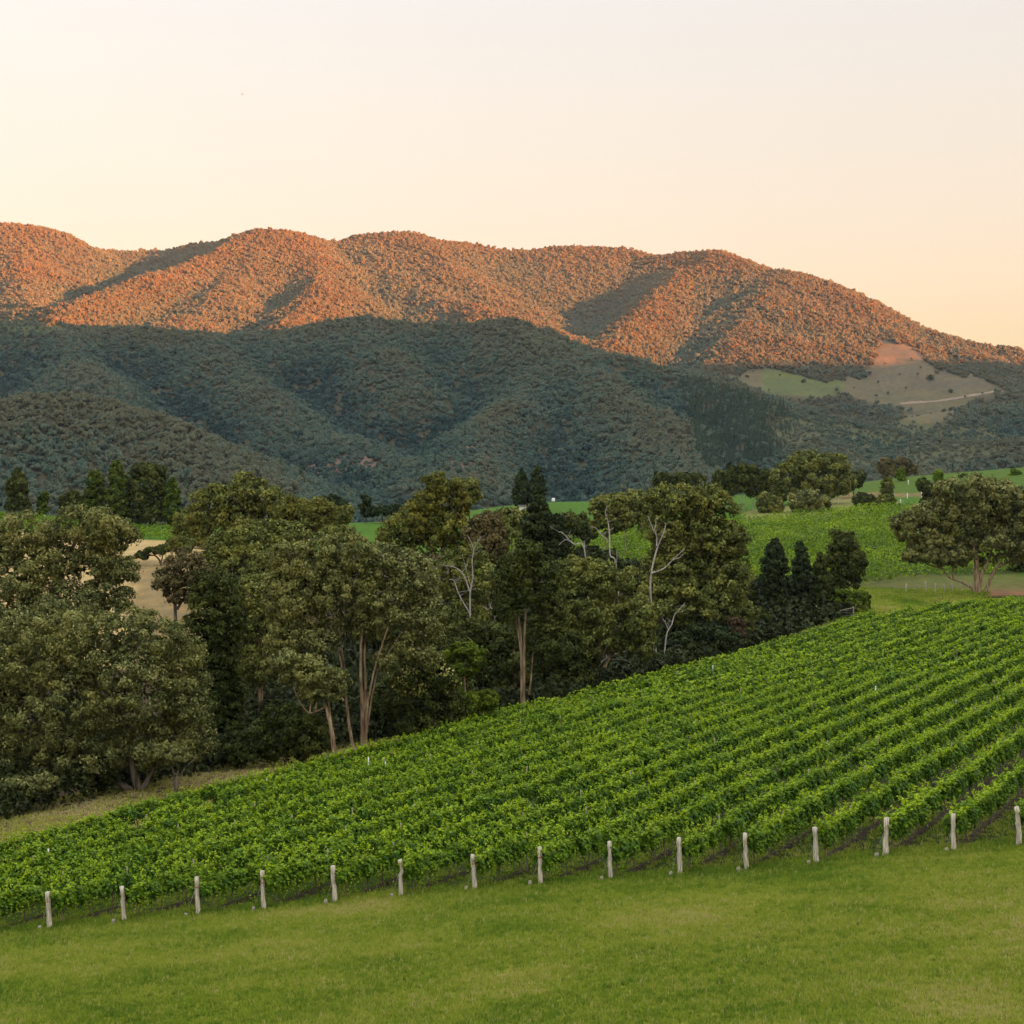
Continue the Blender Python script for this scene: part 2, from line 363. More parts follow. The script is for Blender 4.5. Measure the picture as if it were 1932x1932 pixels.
ny, nx = HY.shape
ii = (np.arange(ny-1)[:, None]*nx+np.arange(nx-1)[None]).ravel()
hq = np.stack([ii, ii+1, ii+nx+1, ii+nx], -1)
def bilin(U, Yq, G):
    a = (U-hu[0])/(hu[1]-hu[0]); b = (Yq-hy[0])/(hy[1]-hy[0])
    i = np.clip(b.astype(int), 0, ny-2); j = np.clip(a.astype(int), 0, nx-2); fb = b-i; fa = a-j
    return (G[i, j]*(1-fa)+G[i, j+1]*fa)*(1-fb)+(G[i+1, j]*(1-fa)+G[i+1, j+1]*fa)*fb
BARE = [[(1650,636),(1705,640),(1762,690),(1830,713),(1912,738),(1845,752),(1700,764),(1650,764),(1600,745),(1570,722),(1640,698)],
        [(1368,704),(1440,690),(1500,700),(1572,722),(1592,748),(1500,752),(1430,742)],
        [(-30,592),(60,594),(120,612),(110,628),(-30,628)], [(1800,688),(1870,718),(1905,738),(1830,717)], [(1700,764),(1840,752),(1790,800),(1690,795)]]
ROCK = [[(505,900),(545,890),(562,915),(530,925)], [(600,865),(680,850),(720,870),(640,900),(560,905)], [(830,845),(930,830),(950,870),(900,905),(850,890)]]
SCRUB = [[(1440,790),(1600,775),(1760,800),(1880,800),(1900,850),(1800,880),(1500,885)]]
PINE = [[(1285,706),(1400,738),(1500,778),(1480,842),(1400,880),(1320,880),(1305,800)]]
def anyp(x, y, P):
    r = np.zeros(np.shape(x), bool)
    for q in P: r |= inpoly(x, y, q)
    return r
fx, fy, fz = HX.ravel(), HY.ravel(), HZ.ravel()
jx = 966+fx/fy*F; jy = 966-fz/fy*F
jn = fbm(fx/60, fy/60, 3, 3)*40
hc = np.tile(np.array([.070, .064, .042]), (len(fx), 1))
bare = anyp(jx+jn, jy+jn*.4, BARE) & (fy > 1500)
hc[bare] = (.112, .098, .06); hc[bare & (jx < 300)] = (.075, .085, .04); hc[bare & (jx < 1595) & (jx > 1440) & (jy > 698)] = (.095, .112, .048); hc[bare & (jx > 1640) & (jy < 735)] = (.118, .098, .066)
hc[anyp(jx+jn, jy+jn*.5, ROCK) & (fy > 1000)] = (.19, .125, .10)
sm = anyp(jx+jn, jy, SCRUB) & (fy < 2200); hc[sm] = (.082, .086, .05)
hme = mesh_np('hills', np.stack([fx, fy, fz], -1), [hq], None, True); attr(hme, 'col', hc)
m, t, p = newmat('hill_ground')
at = t.nodes.new('ShaderNodeAttribute'); at.attribute_name = 'col'
c = mixc(t, remap(t, noise(t, .02, 6), .35, .65), at.outputs['Color'], mixc(t, 1, at.outputs['Color'], (1.25, 1.15, 1.0), 'MULTIPLY'))
c = mixc(t, remap(t, noise(t, .12, 4), .4, .7, 0, .6), c, mixc(t, 1, c, (.6, .62, .55), 'MULTIPLY'))
t.links.new(c, p.inputs['Base Color']); p.inputs['Roughness'].default_value = 1; p.inputs['Specular IOR Level'].default_value = .05
hme.materials.append(m)
tag(link('hills', hme), kind='structure')

# the range behind the camera that the sun is setting behind: it puts the whole valley in shade
RD = 1800.0; g = np.linspace(-5200, 5200, 260); q = np.linspace(-900, 900, 70)
Gq, Gg = np.meshgrid(q, g, indexing='ij')
sh = np.array([SUN[0], SUN[1]])/math.hypot(SUN[0], SUN[1]); sp = np.array([-sh[1], sh[0]])
RX = sh[0]*(RD+Gq)+sp[0]*Gg; RY = sh[1]*(RD+Gq)+sp[1]*Gg
crest = 512+70*np.clip((2250-Gg)/500, 0, 1)-38*np.clip((Gg-2450)/350, 0, 1)+fbm(Gg/500, Gg*0, 3, 31)*40
RZ = -5+(crest+5)*np.clip(1-np.abs(Gq)/900, 0, 1)**1.25+fbm(RX/140, RY/140, 3, 33)*10
n1, n2 = RX.shape; ii = (np.arange(n1-1)[:, None]*n2+np.arange(n2-1)[None]).ravel()
rme = mesh_np('western_range', np.stack([RX, RY, RZ], -1).reshape(-1, 3), [np.stack([ii, ii+1, ii+n2+1, ii+n2], -1)], None, True)
attr(rme, 'col', np.tile(np.array([.075, .085, .045]), (RX.size, 1))); rme.materials.append(m)
tag(link('western_range', rme), kind='structure')

# ---------------------------------------------------------------- forest on the hills (one mass of trees)
def store(name, objs):
    c = bpy.data.collections.new(name)
    for o in objs: c.objects.link(o)
    return c
def far_gum(seed):
    g = Geo(); r = np.random.default_rng(seed); n = r.integers(6, 10)
    for i in range(n):
        a = r.uniform(0, 6.28); rad = 0 if i == 0 else r.uniform(.25, .68); h = r.uniform(.62, 1.0)-.22*rad
        c = np.array([math.cos(a)*rad, math.sin(a)*rad, h]); s = r.uniform(.24, .4)
        k = 76; d = unit(r.standard_normal((k, 3))+np.array([0, 0, .35])); P = c+d*s*np.array([1, 1, .72])*r.uniform(.7, 1.08, (k, 1))
        g.leaves(P, d+r.standard_normal((k, 3))*.12, r.uniform(.15, .27, k), r.uniform(.11, .19, k), bend=.1)
    g.tube([[0, 0, -.25], [.03, .02, .3], [-.03, .04, .75]], [.05, .04, .02], 4)
    return g
def far_pine(seed):
    g = Geo(); r = np.random.default_rng(seed); k = 190; h = r.uniform(0, 1, k)**1.3
    rad = .36*(1-h)**.85+.03; a = r.uniform(0, 6.28, k); rr = rad*r.uniform(.6, 1.05, k)
    P = np.stack([np.cos(a)*rr, np.sin(a)*rr, .12+h*1.75], -1)
    g.leaves(P, np.stack([np.cos(a), np.sin(a), np.full(k, .7)], -1)+r.standard_normal((k, 3))*.25, .26, .2, bend=.1)
    g.tube([[0, 0, -.25], [0, 0, .8]], [.04, .02], 4)
    return g
def instmat(name, stops):
    m, t, p = newmat(name)
    a = t.nodes.new('ShaderNodeAttribute'); a.attribute_name = 'tint'; a.attribute_type = 'INSTANCER'
    r = t.nodes.new('ShaderNodeValToRGB'); ramp(r.color_ramp.elements, stops); t.links.new(a.outputs['Fac'], r.inputs[0])
    g = t.nodes.new('ShaderNodeNewGeometry')
    c = mixc(t, remap(t, g.outputs['Random Per Island'], 0, 1, 0, .5), r.outputs[0], mixc(t, 1, r.outputs[0], (.55, .57, .55), 'MULTIPLY'))
    t.links.new(c, p.inputs['Base Color']); p.inputs['Roughness'].default_value = .8; p.inputs['Specular IOR Level'].default_value = .15
    return m
def glow(m, f):
    t = m.node_tree; p = t.nodes['Principled BSDF']; tr = t.nodes.new('ShaderNodeBsdfTranslucent'); mx = t.nodes.new('ShaderNodeMixShader'); mx.inputs[0].default_value = f
    t.links.new(p.inputs['Base Color'].links[0].from_socket, tr.inputs[0]); t.links.new(p.outputs[0], mx.inputs[1]); t.links.new(tr.outputs[0], mx.inputs[2]); t.links.new(mx.outputs[0], t.nodes['Material Output'].inputs[0]); return m
M['fgum'] = glow(instmat('distant_gum_foliage', [(0, (.036, .082, .082)), (.3, (.122, .190, .150)), (.55, (.190, .220, .150)), (.8, (.198, .162, .085)), (1, (.225, .165, .078))]), .3)  # warm upper stops put sunset red into the trees on the heights
M['fpine'] = instmat('distant_pine_foliage', [(0, (.035, .066, .042)), (1, (.085, .120, .072))])
def scatter(name, P, scale, rot, tint, idx, protos, label, cat):
    me = bpy.data.meshes.new(name); me.vertices.add(len(P)); me.vertices.foreach_set('co', np.asarray(P, np.float32).ravel())
    a = me.attributes.new('size', 'FLOAT_VECTOR', 'POINT'); a.data.foreach_set('vector', np.asarray(scale, np.float32).ravel())
    a = me.attributes.new('turn', 'FLOAT_VECTOR', 'POINT'); a.data.foreach_set('vector', np.asarray(rot, np.float32).ravel())
    attr(me, 'tint', tint)
    a = me.attributes.new('pick', 'INT', 'POINT'); a.data.foreach_set('value', np.asarray(idx, np.int32))
    ob = link(name, me); tag(ob, label, cat, kind='stuff')
    ng = bpy.data.node_groups.new(name+'_nodes', 'GeometryNodeTree')
    ng.interface.new_socket('Geometry', in_out='INPUT', socket_type='NodeSocketGeometry')
    ng.interface.new_socket('Geometry', in_out='OUTPUT', socket_type='NodeSocketGeometry')
    N = ng.nodes; L = ng.links
    gi = N.new('NodeGroupInput'); go = N.new('NodeGroupOutput'); ip = N.new('GeometryNodeInstanceOnPoints')
    ci = N.new('GeometryNodeCollectionInfo'); ci.inputs['Separate Children'].default_value = True; ci.inputs['Collection'].default_value = protos
    def na(n, dt):
        x = N.new('GeometryNodeInputNamedAttribute'); x.data_type = dt; x.inputs['Name'].default_value = n; return x.outputs[0]
    L.new(gi.outputs[0], ip.inputs['Points']); L.new(ci.outputs[0], ip.inputs['Instance'])
    ip.inputs['Pick Instance'].default_value = True
    L.new(na('pick', 'INT'), ip.inputs['Instance Index']); L.new(na('size', 'FLOAT_VECTOR'), ip.inputs['Scale'])
    L.new(na('turn', 'FLOAT_VECTOR'), ip.inputs['Rotation'])
    L.new(ip.outputs[0], go.inputs[0])
    md = ob.modifiers.new('scatter', 'NODES'); md.node_group = ng
    return ob
gum_c = store('gum_forms', [bpy.data.objects.new('gum_form', far_gum(100+i).mesh('gum_form', M['fgum'])) for i in range(7)])
pine_c = store('pine_forms', [bpy.data.objects.new('pine_form', far_pine(200+i).mesh('pine_form', M['fpine'])) for i in range(4)])
# what the camera side can see of each column, with some margin
ang = HZ/HY; run = np.maximum.accumulate(np.vstack([np.full((1, nx), -1.0), ang[:-1]]), axis=0)
vis = (HZ-run*HY)                                  # metres above the sight line over everything nearer
NP = 880000
u = rng.uniform(-.40, .40, NP); Yq = np.sqrt(rng.uniform(820**2, 4100**2, NP))
zq = bilin(u, Yq, HZ); vq = bilin(u, Yq, vis); xq = u*Yq
qx = 966+u*F; qy = 966-zq/Yq*F
dens = np.where(Yq > 2450, 1/17., np.where(Yq > 1300, 1/16.5, 1/16.))
keep = rng.uniform(0, 1, NP) < dens*(.8*(4100**2-820**2)/2)/NP
keep &= (vq > -22) & (zq > -13.5)
jn = fbm(xq/40, Yq/40, 3, 3)*40
je = fbm(xq/14, Yq/14, 2, 8)*46
bareq = anyp(qx+jn+je, qy-5+jn*.4+je*.4, BARE) & (Yq > 1500)
keep &= ~(bareq & (rng.uniform(0, 1, NP) > np.where(qx < 300, .22, .006)))
keep &= ~(anyp(qx+jn, qy-4, ROCK) & (Yq > 1000) & (rng.uniform(0, 1, NP) > .60))
keep &= ~(anyp(qx+jn, qy-4, SCRUB) & (Yq < 2200) & (rng.uniform(0, 1, NP) > .68))
keep &= (fbm(xq/90, Yq/90, 3, 77) > -.22) | (rng.uniform(0, 1, NP) < .5)
pine = anyp(qx+jn*1.6, qy-6+jn*.6, PINE) & (Yq < 2300) & (rng.uniform(0, 1, NP) < .7)
pine |= (rng.uniform(0, 1, NP) < .015) & (Yq < 2300)
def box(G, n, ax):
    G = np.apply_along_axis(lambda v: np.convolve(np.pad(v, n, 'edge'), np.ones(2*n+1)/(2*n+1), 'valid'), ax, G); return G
convex = HZ-box(box(HZ, 12, 0), 16, 1)             # spurs paler, gullies darker: relief shading painted into the tint, besides drier spur trees
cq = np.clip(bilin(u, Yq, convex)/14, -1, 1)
tint = np.clip(np.where(Yq > 2450, .60, .33)+cq*np.where(Yq > 2450, .12, .26)+.14*((Yq < 1330) & (qx < 540))-.10*((Yq > 1330) & (Yq < 1800) & (qx < 900) & (qy > 700))+fbm(xq/220, Yq/220, 3, 41)*np.where(Yq > 2450, .3, .55)+rng.standard_normal(NP)*.11, 0, np.where(Yq > 2450, 1, .66))  # near hill paler, hollow behind it darker: same painted relief
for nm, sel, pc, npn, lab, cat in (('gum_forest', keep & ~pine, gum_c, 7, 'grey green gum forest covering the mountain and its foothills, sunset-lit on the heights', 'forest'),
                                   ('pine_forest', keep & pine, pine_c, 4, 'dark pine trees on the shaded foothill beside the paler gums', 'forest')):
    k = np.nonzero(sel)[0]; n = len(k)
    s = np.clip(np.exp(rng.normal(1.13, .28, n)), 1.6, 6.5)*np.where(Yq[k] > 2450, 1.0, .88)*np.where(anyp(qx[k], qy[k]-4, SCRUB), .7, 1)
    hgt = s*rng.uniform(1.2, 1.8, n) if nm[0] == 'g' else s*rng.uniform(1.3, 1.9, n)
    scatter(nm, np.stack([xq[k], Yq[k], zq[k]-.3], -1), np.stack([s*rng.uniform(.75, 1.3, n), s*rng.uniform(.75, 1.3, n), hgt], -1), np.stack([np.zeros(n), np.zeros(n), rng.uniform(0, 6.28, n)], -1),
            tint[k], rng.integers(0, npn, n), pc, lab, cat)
    print(nm, n)

# ---------------------------------------------------------------- end posts of the vineyard, with their anchor stubs
PY = 78.0
POST = [(90,1682,95,1752,8),(230,1667,235,1735,7),(371,1653,374,1726,7),(495,1641,498,1715,7),(628,1632,633,1703,7.5),(755,1621,758,1690,7),(892,1609,896,1677,7),(1018,1596,1020,1668,7),
        (1149,1586,1153,1660,6.5),(1281,1574,1284,1646,7.5),(1405,1565,1410,1637,7),(1538,1554,1541,1623,8),(1673,1543,1671,1616,8),(1799,1537,1799,1608,7.5),(1919,1526,1924,1599,8)]
ORD = ['lowest', 'second', 'third', 'fourth', 'fifth', 'sixth', 'seventh', 'eighth', 'ninth', 'tenth', 'eleventh', 'twelfth', 'thirteenth', 'fourteenth', 'fifteenth and highest']
LOOK = {0: 'with a red mark', 1: 'with a red mark near its top', 2: 'with a faint red mark', 3: 'straight and slim', 4: 'half hidden by trailing vine leaves', 5: 'knobbly and crooked', 6: 'with a rounded top',
        7: 'straight and clean', 8: 'slim and slightly leaning', 9: 'broad and flat topped', 10: 'with a yellowish tag', 11: 'broad and clean', 12: 'flaring towards its foot', 13: 'with a pale tag and a yellow spot', 14: 'stout and leaning'}
PX = []
for i, (xt, yt, xb, yb, wd) in enumerate(POST):
    bx = (xb-966)/F*PY; PX.append(bx); gz = h1(bx, PY); hgt = (yb-yt)/F*PY; lean = (xt-xb)/F*PY; r0 = wd*.64/F*PY
    e = empty('end_post', (bx, PY, gz))
    lab = f"{'lowest' if i == 0 else ORD[i]} pale timber end post {'of the vine rows' if i == 0 else 'counting uphill'}, {LOOK[i]}"
    tag(e, lab, 'post', 'weathered timber posts at the row ends')
    g = Geo(); n = 9; tt = np.linspace(0, 1, n); wob = .02*rng.standard_normal((n, 2)); wob[0] = 0
    pts = np.stack([lean*tt+wob[:, 0]*(1.6 if i == 5 else .7), wob[:, 1], -.25+(hgt+.25)*tt], -1)
    rad = r0*(1-.10*tt)*(1+.05*rng.standard_normal(n))*np.where((i == 12) & (tt < .3), 1.2, 1); rad[0] = r0*1.05
    g.tube(pts, rad, 9, .05)
    link('shaft', g.mesh('shaft', M['post']), e)
    if i in (0, 1, 2, 3, 6, 7, 10, 13):
        g = Geo(); zc = hgt*rng.uniform(.68, .76); xc = np.interp(zc, pts[:, 2], pts[:, 0]); rr = float(np.interp(zc, pts[:, 2], rad))
        a = np.linspace(-2.2, -.9, 6); rr *= 1.05
        V = np.concatenate([[[xc+rr*math.cos(q_), rr*math.sin(q_), zc+dz+.012*math.sin(q_*9)] for q_ in a] for dz in (-.035, .03)])
        g.add(V, [[k, k+1, k+7, k+6] for k in range(5)])
        link('paint_mark', g.mesh('paint_mark', M['yellowtag' if i in (10, 13) else 'redpaint']), e)
    for zf in (.55, .82):
        g = Geo(); a = np.linspace(0, 6.283, 13); zc = hgt*zf; xc = np.interp(zc, pts[:, 2], pts[:, 0]); rr = float(np.interp(zc, pts[:, 2], rad))*1.08
        g.tube(np.stack([xc+rr*np.cos(a), rr*np.sin(a), np.full(13, zc)], -1), .006, 4)
        link('wire_wrap', g.mesh('wire_wrap', M['wire']), e)
    # anchor stub driven in beside the post, tied to it by a stay
    sxp = -.42-.12*rng.uniform(); sy = -.35
    if i == 14: sxp = -.22
    sz = h1(bx+sxp, PY+sy)
    g = Geo(); g.tube([[0, 0, -.15], [.01, 0, .1], [.02, .01, .2+.12*rng.uniform()]], [r0*.75, r0*.72, r0*.7], 8, .08)
    s_ = link('anchor_stub', g.mesh('anchor_stub', M['stub']), None, (bx+sxp, PY+sy, sz))
    tag(s_, f"short pale stub in the grass beside the {ORD[i].split(' and')[0]} end post", 'stub', 'anchor stubs beside the end posts')
    g = Geo(); g.tube([[lean*.8, -.02, hgt*.8], [sxp*.5, sy*.5, hgt*.45], [sxp, sy, sz-gz+.12]], .008, 4)
    link('stay_wire', g.mesh('stay_wire', M['wire']), e)

# ---------------------------------------------------------------- vine rows
def vine_mesh(seed, near=True, trail=False):
    r = np.random.default_rng(seed); g = Geo(); yg = []
    n = 560 if near else 200; sz = .195 if near else .30
    # leafy body: lumpy tunnel of leaves along x, hung over the wires
    x = r.uniform(-.95, .95, n); a = r.uniform(-.9, math.pi+.9, n); lump = 1+.28*np.sin(x*3.1+seed)+.16*np.sin(x*7+seed*2)
    rr = r.uniform(.55, 1.08, n)
    y = np.cos(a)*.37*rr*lump; z = 1.22+np.sin(a)*np.where(np.sin(a) > 0, .50, .56)*rr*lump
    P = np.stack([x, y, z], -1); N = np.stack([r.normal(0, .45, n), np.cos(a)*.8+r.normal(0, .4, n), np.sin(a)*.6+.45+r.normal(0, .35, n)], -1)
    T = np.stack([r.normal(0, .6, n), np.cos(a)*.4, np.full(n, -.9)], -1)
    g.leaves(P, N, sz*r.uniform(.7, 1.2, n), sz*r.uniform(.75, 1.05, n), T, .12)
    yg.append(np.clip((np.sin(a)-.45)*1.2, 0, .6)*r.uniform(0, 1, n))  # brightens upper leaves only: toplight painted in with the real young tips
    for k in range((30 if trail else 15) if near else 6):        # shoots: arching up and out, some hanging
        x0 = r.uniform(-.9, .9); side = r.choice([-1, 1]); hang = r.uniform() < (.7 if trail else .3)
        m = int(r.integers(8, 15)) if near else 6; t_ = np.linspace(0, 1, m); L = r.uniform(.35, 1.3 if trail else .85)
        if hang: q = np.stack([x0+r.normal(0, .2)*t_, side*(.36+.22*np.sin(t_*2.2)), 1.25+.15*np.sin(t_*3)-L*1.1*t_**1.6], -1)
        else: q = np.stack([x0+r.normal(0, .45)*t_, side*(.12+r.uniform(.05, .42)*t_), 1.55+L*.72*np.sin(t_*r.uniform(1.3, 2.6))], -1)
        q += r.normal(0, .03, q.shape)
        s_ = (sz*.92)*(1-.5*t_) if near else sz*(1-.4*t_)
        g.leaves(q, r.standard_normal((m, 3))*.6+np.array([0, side*.3, .8]), s_, s_*.85, None, .12)
        yg.append(np.clip((.25+.75*t_)*(.5 if hang else 1)*r.uniform(.5, 1), 0, 1))
    me = g.mesh('vine', M['vine']); attr(me, 'young', np.repeat(np.concatenate(yg), 4)); return me
VN = [vine_mesh(300+i) for i in range(12)]; VH = [vine_mesh(350+i, True, True) for i in range(6)]; VF = [vine_mesh(400+i, False) for i in range(8)]
def trunk_mesh(seed):
    r = np.random.default_rng(seed); g = Geo(); k = 6; t_ = np.linspace(0, 1, k)
    q = np.stack([r.normal(0, .025, k)+.1*t_*r.normal(), r.normal(0, .03, k), -.15+1.15*t_], -1)
    g.tube(q, .055*(1-.45*t_)*r.uniform(.8, 1.3), 6, .12)
    return g.mesh('vine_trunk', M['bark_vine'])
VT = [trunk_mesh(500+i) for i in range(6)]
def tpost_mesh(seed, h, r0, mat):
    g = Geo(); r = np.random.default_rng(seed)
    g.tube([[0, 0, -.2], [r.normal(0, .01), 0, .8], [r.normal(0, .03), r.normal(0, .03), h]], [r0, r0, r0*.93], 7, .05)
    return g.mesh('trellis_post', mat)
VP = [tpost_mesh(600+i, h, .045, M['stake']) for i, h in enumerate((1.82, 1.95, 1.72, 2.02))]
step = 1.75; sd = DIR
rows = [(x, i) for i, x in enumerate(PX)]
x = PX[0]
for k in range(1, 6): x -= 3.32; rows.append((x+rng.normal(0, .05), -k))
nv = 0
for X0, i in rows:
    Yend = 250+(X0+39)*2.47
    if i >= 0: lab = f"grapevine row running back from the {ORD[i].split(' and')[0]} end post"
    elif i == -5: lab = 'outermost grapevine row, beside the bare strip along the creek trees'
    else: lab = f"{['', 'first', 'second', 'third', 'fourth'][-i]} grapevine row downhill of the lowest end post"
    root = empty('vine_row', (X0, PY, h1(X0, PY))); tag(root, lab, 'vine row', 'grapevine rows of the near vineyard')
    o0 = np.array([X0, PY]); L = (Yend-PY)/sd[1]; nst = int(L/step)
    ss_ = .9+np.arange(nst)*step; XY = o0+np.outer(ss_, sd)+NRM*rng.normal(0, .07, (nst, 1))
    uu = XY[:, 0]/XY[:, 1]; ok = (uu > -.345) & (uu < .345)
    if not ok.any(): continue
    zz = Hn(XY[:, 0], XY[:, 1]); ang = math.atan2(sd[1], sd[0]); z0 = root.location.z
    vig = 1+fbm(ss_/5, ss_*0+X0, 3, 61)*.5
    for k in np.nonzero(ok)[0]:
        if rng.uniform() < .012: continue                 # a missing vine
        near = XY[k, 1] < 150; ms = (VH if XY[k, 1] < 84 and i < 11 else VN) if near else VF
        v = link('vine', ms[rng.integers(len(ms))], root); nv += 1
        v.location = (XY[k, 0]-X0, XY[k, 1]-PY, zz[k]-z0); s_ = vig[k]*rng.uniform(.92, 1.08)
        v.rotation_euler = (0, rng.normal(0, .03), ang+(math.pi if rng.uniform() < .5 else 0)+rng.normal(0, .04)); v.scale = (1.02, s_*rng.uniform(.9, 1.12), .5+.5*s_)
        if XY[k, 1] < 112 or (i >= 8 and XY[k, 1] < 150):
            tk = link('trunk', VT[rng.integers(len(VT))], v); tk.location = (rng.normal(0, .1), rng.normal(0, .04), 0)
    for k in range(2, nst, 4):
        if ok[k]:
            q_ = o0+sd*(ss_[k]+step/2); pz = h1(*q_)
            p_ = link('trellis_post', VP[rng.integers(4)], root, (q_[0]-X0, q_[1]-PY, pz-z0)); p_.rotation_euler = (rng.normal(0, .03), rng.normal(0, .03), rng.uniform(0, 6))
    # bare strip of soil below the vines
    kk = np.nonzero(ok)[0]; S = np.linspace(max(ss_[kk[0]]-1.2, .1), ss_[kk[-1]]+.9, max(int(L/1.6), 4))
    V = []; wv = .36+.16*np.array([vnoise(np.array([q_*.6]), np.array([X0]), 9)[0]-.5 for q_ in S])
    for j, (off, lift) in enumerate(((-1, -.03), (-.55, .075), (0, .12), (.55, .075), (1, -.03))):
        q_ = o0+np.outer(S, sd)+NRM*(wv*off)[:, None]; V.append(np.stack([q_[:, 0]-X0, q_[:, 1]-PY, Hn(q_[:, 0], q_[:, 1])-z0+lift+rng.normal(0, .012, len(S))], -1))
    V = np.stack(V, 1); n = len(S); b = (np.arange(n-1)[:, None]*5+np.arange(4)[None]).ravel()
    link('soil_strip', mesh_np('soil_strip', V.reshape(-1, 3), [np.stack([b, b+1, b+6, b+5], -1)], M['soil'], True), root)
print('vines', nv)
# bright white stakes standing among the rows
for k, (x, y, Y, hh, d) in enumerate(((503, 1498, 112, 1.9, 'nearest the bare strip'), (695, 1450, 121, 1.9, 'close below the many stemmed gum'), (727, 1456, 119, 1.75, 'beside another, the shorter and duller of the two'),
                                     (91, 1618, 92, 1.7, 'in the outer rows near the edge of the picture'), (1652, 1425, 140, 2.0, 'in the middle of the uphill rows'), (1345, 1238, 176, 2.1, 'near the dark hollow by the creek'))):
    X_ = (x-966)/F*Y; g = Geo(); g.tube([[0, 0, -.2], [.01, 0, 1], [.0, .01, hh]], .05, 6)
    tag(link('white_stake', g.mesh('white_stake', M['white']), None, (X_, Y, h1(X_, Y))), f'slim white stake among the vines, {d}', 'stake', 'white stakes among the vines')

# ---------------------------------------------------------------- trees
LL, LW = 7.4, 3.9            # leaf spray length and width, in pixels of the photograph
def crown(lobes, Y, dens=1.0, cl=13, leaf=.85, up=.45, droop=0.0, flat=.8, fill=.13, deep=.85, gap=.1):
    g = Geo(); pm = Y/F; C = []; Rr = []
    for i, (x, y, rx, rz) in enumerate(lobes):
        c = w3(x, y, Y); ry = (rx+rz)/2*deep*pm; c[1] += rng.uniform(-.35, .35)*ry; c[2] = (966-y)*pm; c[0] = (x-966)*pm
        C.append(c); Rr.append((rx*pm, ry, rz*pm))
    C = np.array(C); Rr = np.array(Rr); PP = []; NN = []; OO = []
    for i in range(len(C)):
        rx, ry, rz = Rr[i]; rpx = min(lobes[i][2], lobes[i][3]); rc = min(cl, max(.42*rpx, 5))
        n = int(4*math.pi*lobes[i][2]*lobes[i][3]/(math.pi*rc*rc)*1.12*dens)+4
        k = np.arange(n)+.5; ph = np.arccos(1-2*k/n); th = math.pi*(1+5**.5)*k
        d = np.stack([np.cos(th)*np.sin(ph), np.sin(th)*np.sin(ph), np.cos(ph)], -1)+rng.normal(0, .16, (n, 3)); d = unit(d)
        rad = rng.uniform(.62, 1.0, n)**.6
        p = C[i]+d*Rr[i]*rad[:, None]*np.where(rng.uniform(0, 1, (n, 1)) < .16, rng.uniform(1.0, 1.28, (n, 1)), 1)
        ok = (d[:, 2] > -.55) | (rng.uniform(0, 1, n) < .35)
        ok &= (d[:, 1] < .35) | (rng.uniform(0, 1, n) < .5)
        ok &= rng.uniform(0, 1, n) > gap
        for j in range(len(C)):
            if j != i: ok &= ((((p-C[j])/Rr[j])**2).sum(1) > .5) | (rng.uniform(0, 1, n) < .12)
        PP.append(p[ok]); NN.append(d[ok]); OO.append(np.full(ok.sum(), rc*pm))
    P = np.concatenate(PP); D = np.concatenate(NN); rcs = np.concatenate(OO)
    m = int(64*min(dens, 1.3)**.5/(leaf**2)); m = max(m, 14)
    nc = len(P); sc_ = rng.uniform(.5, 1.4, nc)*rcs
    q = unit(rng.standard_normal((nc, m, 3))+.55*D[:, None]+np.array([0, 0, up]))
    r_ = rng.uniform(.35, 1.12, (nc, m, 1))**.7*np.where(rng.uniform(0, 1, (nc, m, 1)) < .1, rng.uniform(1.1, 1.7, (nc, m, 1)), 1)
    L_ = P[:, None]+q*r_*sc_[:, None, None]*np.array([1, 1, flat]); L_[..., 2] -= droop*sc_[:, None]*r_[..., 0]**2
    N_ = q*.9+.35*D[:, None]+rng.standard_normal((nc, m, 3))*.5
    T = rng.standard_normal((nc*m, 3)); T[:, 2] -= 1.1*(1 if droop else .3)
    s_ = rng.uniform(.7, 1.3, nc*m)*leaf*pm
    g.leaves(L_.reshape(-1, 3), N_.reshape(-1, 3), LL*s_, LW*s_, T)
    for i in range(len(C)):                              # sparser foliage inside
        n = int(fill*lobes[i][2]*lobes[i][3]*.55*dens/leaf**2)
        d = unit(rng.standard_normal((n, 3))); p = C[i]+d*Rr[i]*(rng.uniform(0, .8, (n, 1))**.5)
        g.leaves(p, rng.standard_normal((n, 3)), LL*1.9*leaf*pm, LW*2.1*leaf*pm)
    g.sprig = np.concatenate([np.repeat(rng.uniform(0, 1, nc)**1.5, m*4), np.full(g.n-nc*m*4, .8)])  # inner leaves get a fixed darkening: crown shade in the colour
    return g, C, Rr, P
def limbs(g, stems, C, P, Y, r0, twigs=4):
    """limbs from the stems to the middle of each lobe and on to a few of its clumps."""
    pm = Y/F; nodes = np.concatenate([s[len(s)//3:] for s in stems])
    for c in C:
        cand = nodes[nodes[:, 2] < c[2]+.2*abs(c[2])+1] if (nodes[:, 2] < c[2]).any() else nodes
        d = np.hypot(cand[:, 0]-c[0], cand[:, 1]-c[1])+.7*np.abs(cand[:, 2]-c[2]); a = cand[d.argmin()]
        mid = (a+c)/2+rng.normal(0, .05, 3)*np.linalg.norm(c-a); mid[2] -= .05*np.linalg.norm(c-a)
        g.tube(smoothpoly([a, mid, c], 4), np.linspace(r0, r0*.4, 9), 5)
        if len(P):
            near = P[np.argsort(((P-c)**2).sum(1))[:40]]
            for p in near[rng.permutation(len(near))[:twigs]]:
                g.tube([c, (c+p)/2+rng.normal(0, .03, 3)*np.linalg.norm(p-c), p], np.array([.4, .28, .12])*r0, 4)
NT = 0
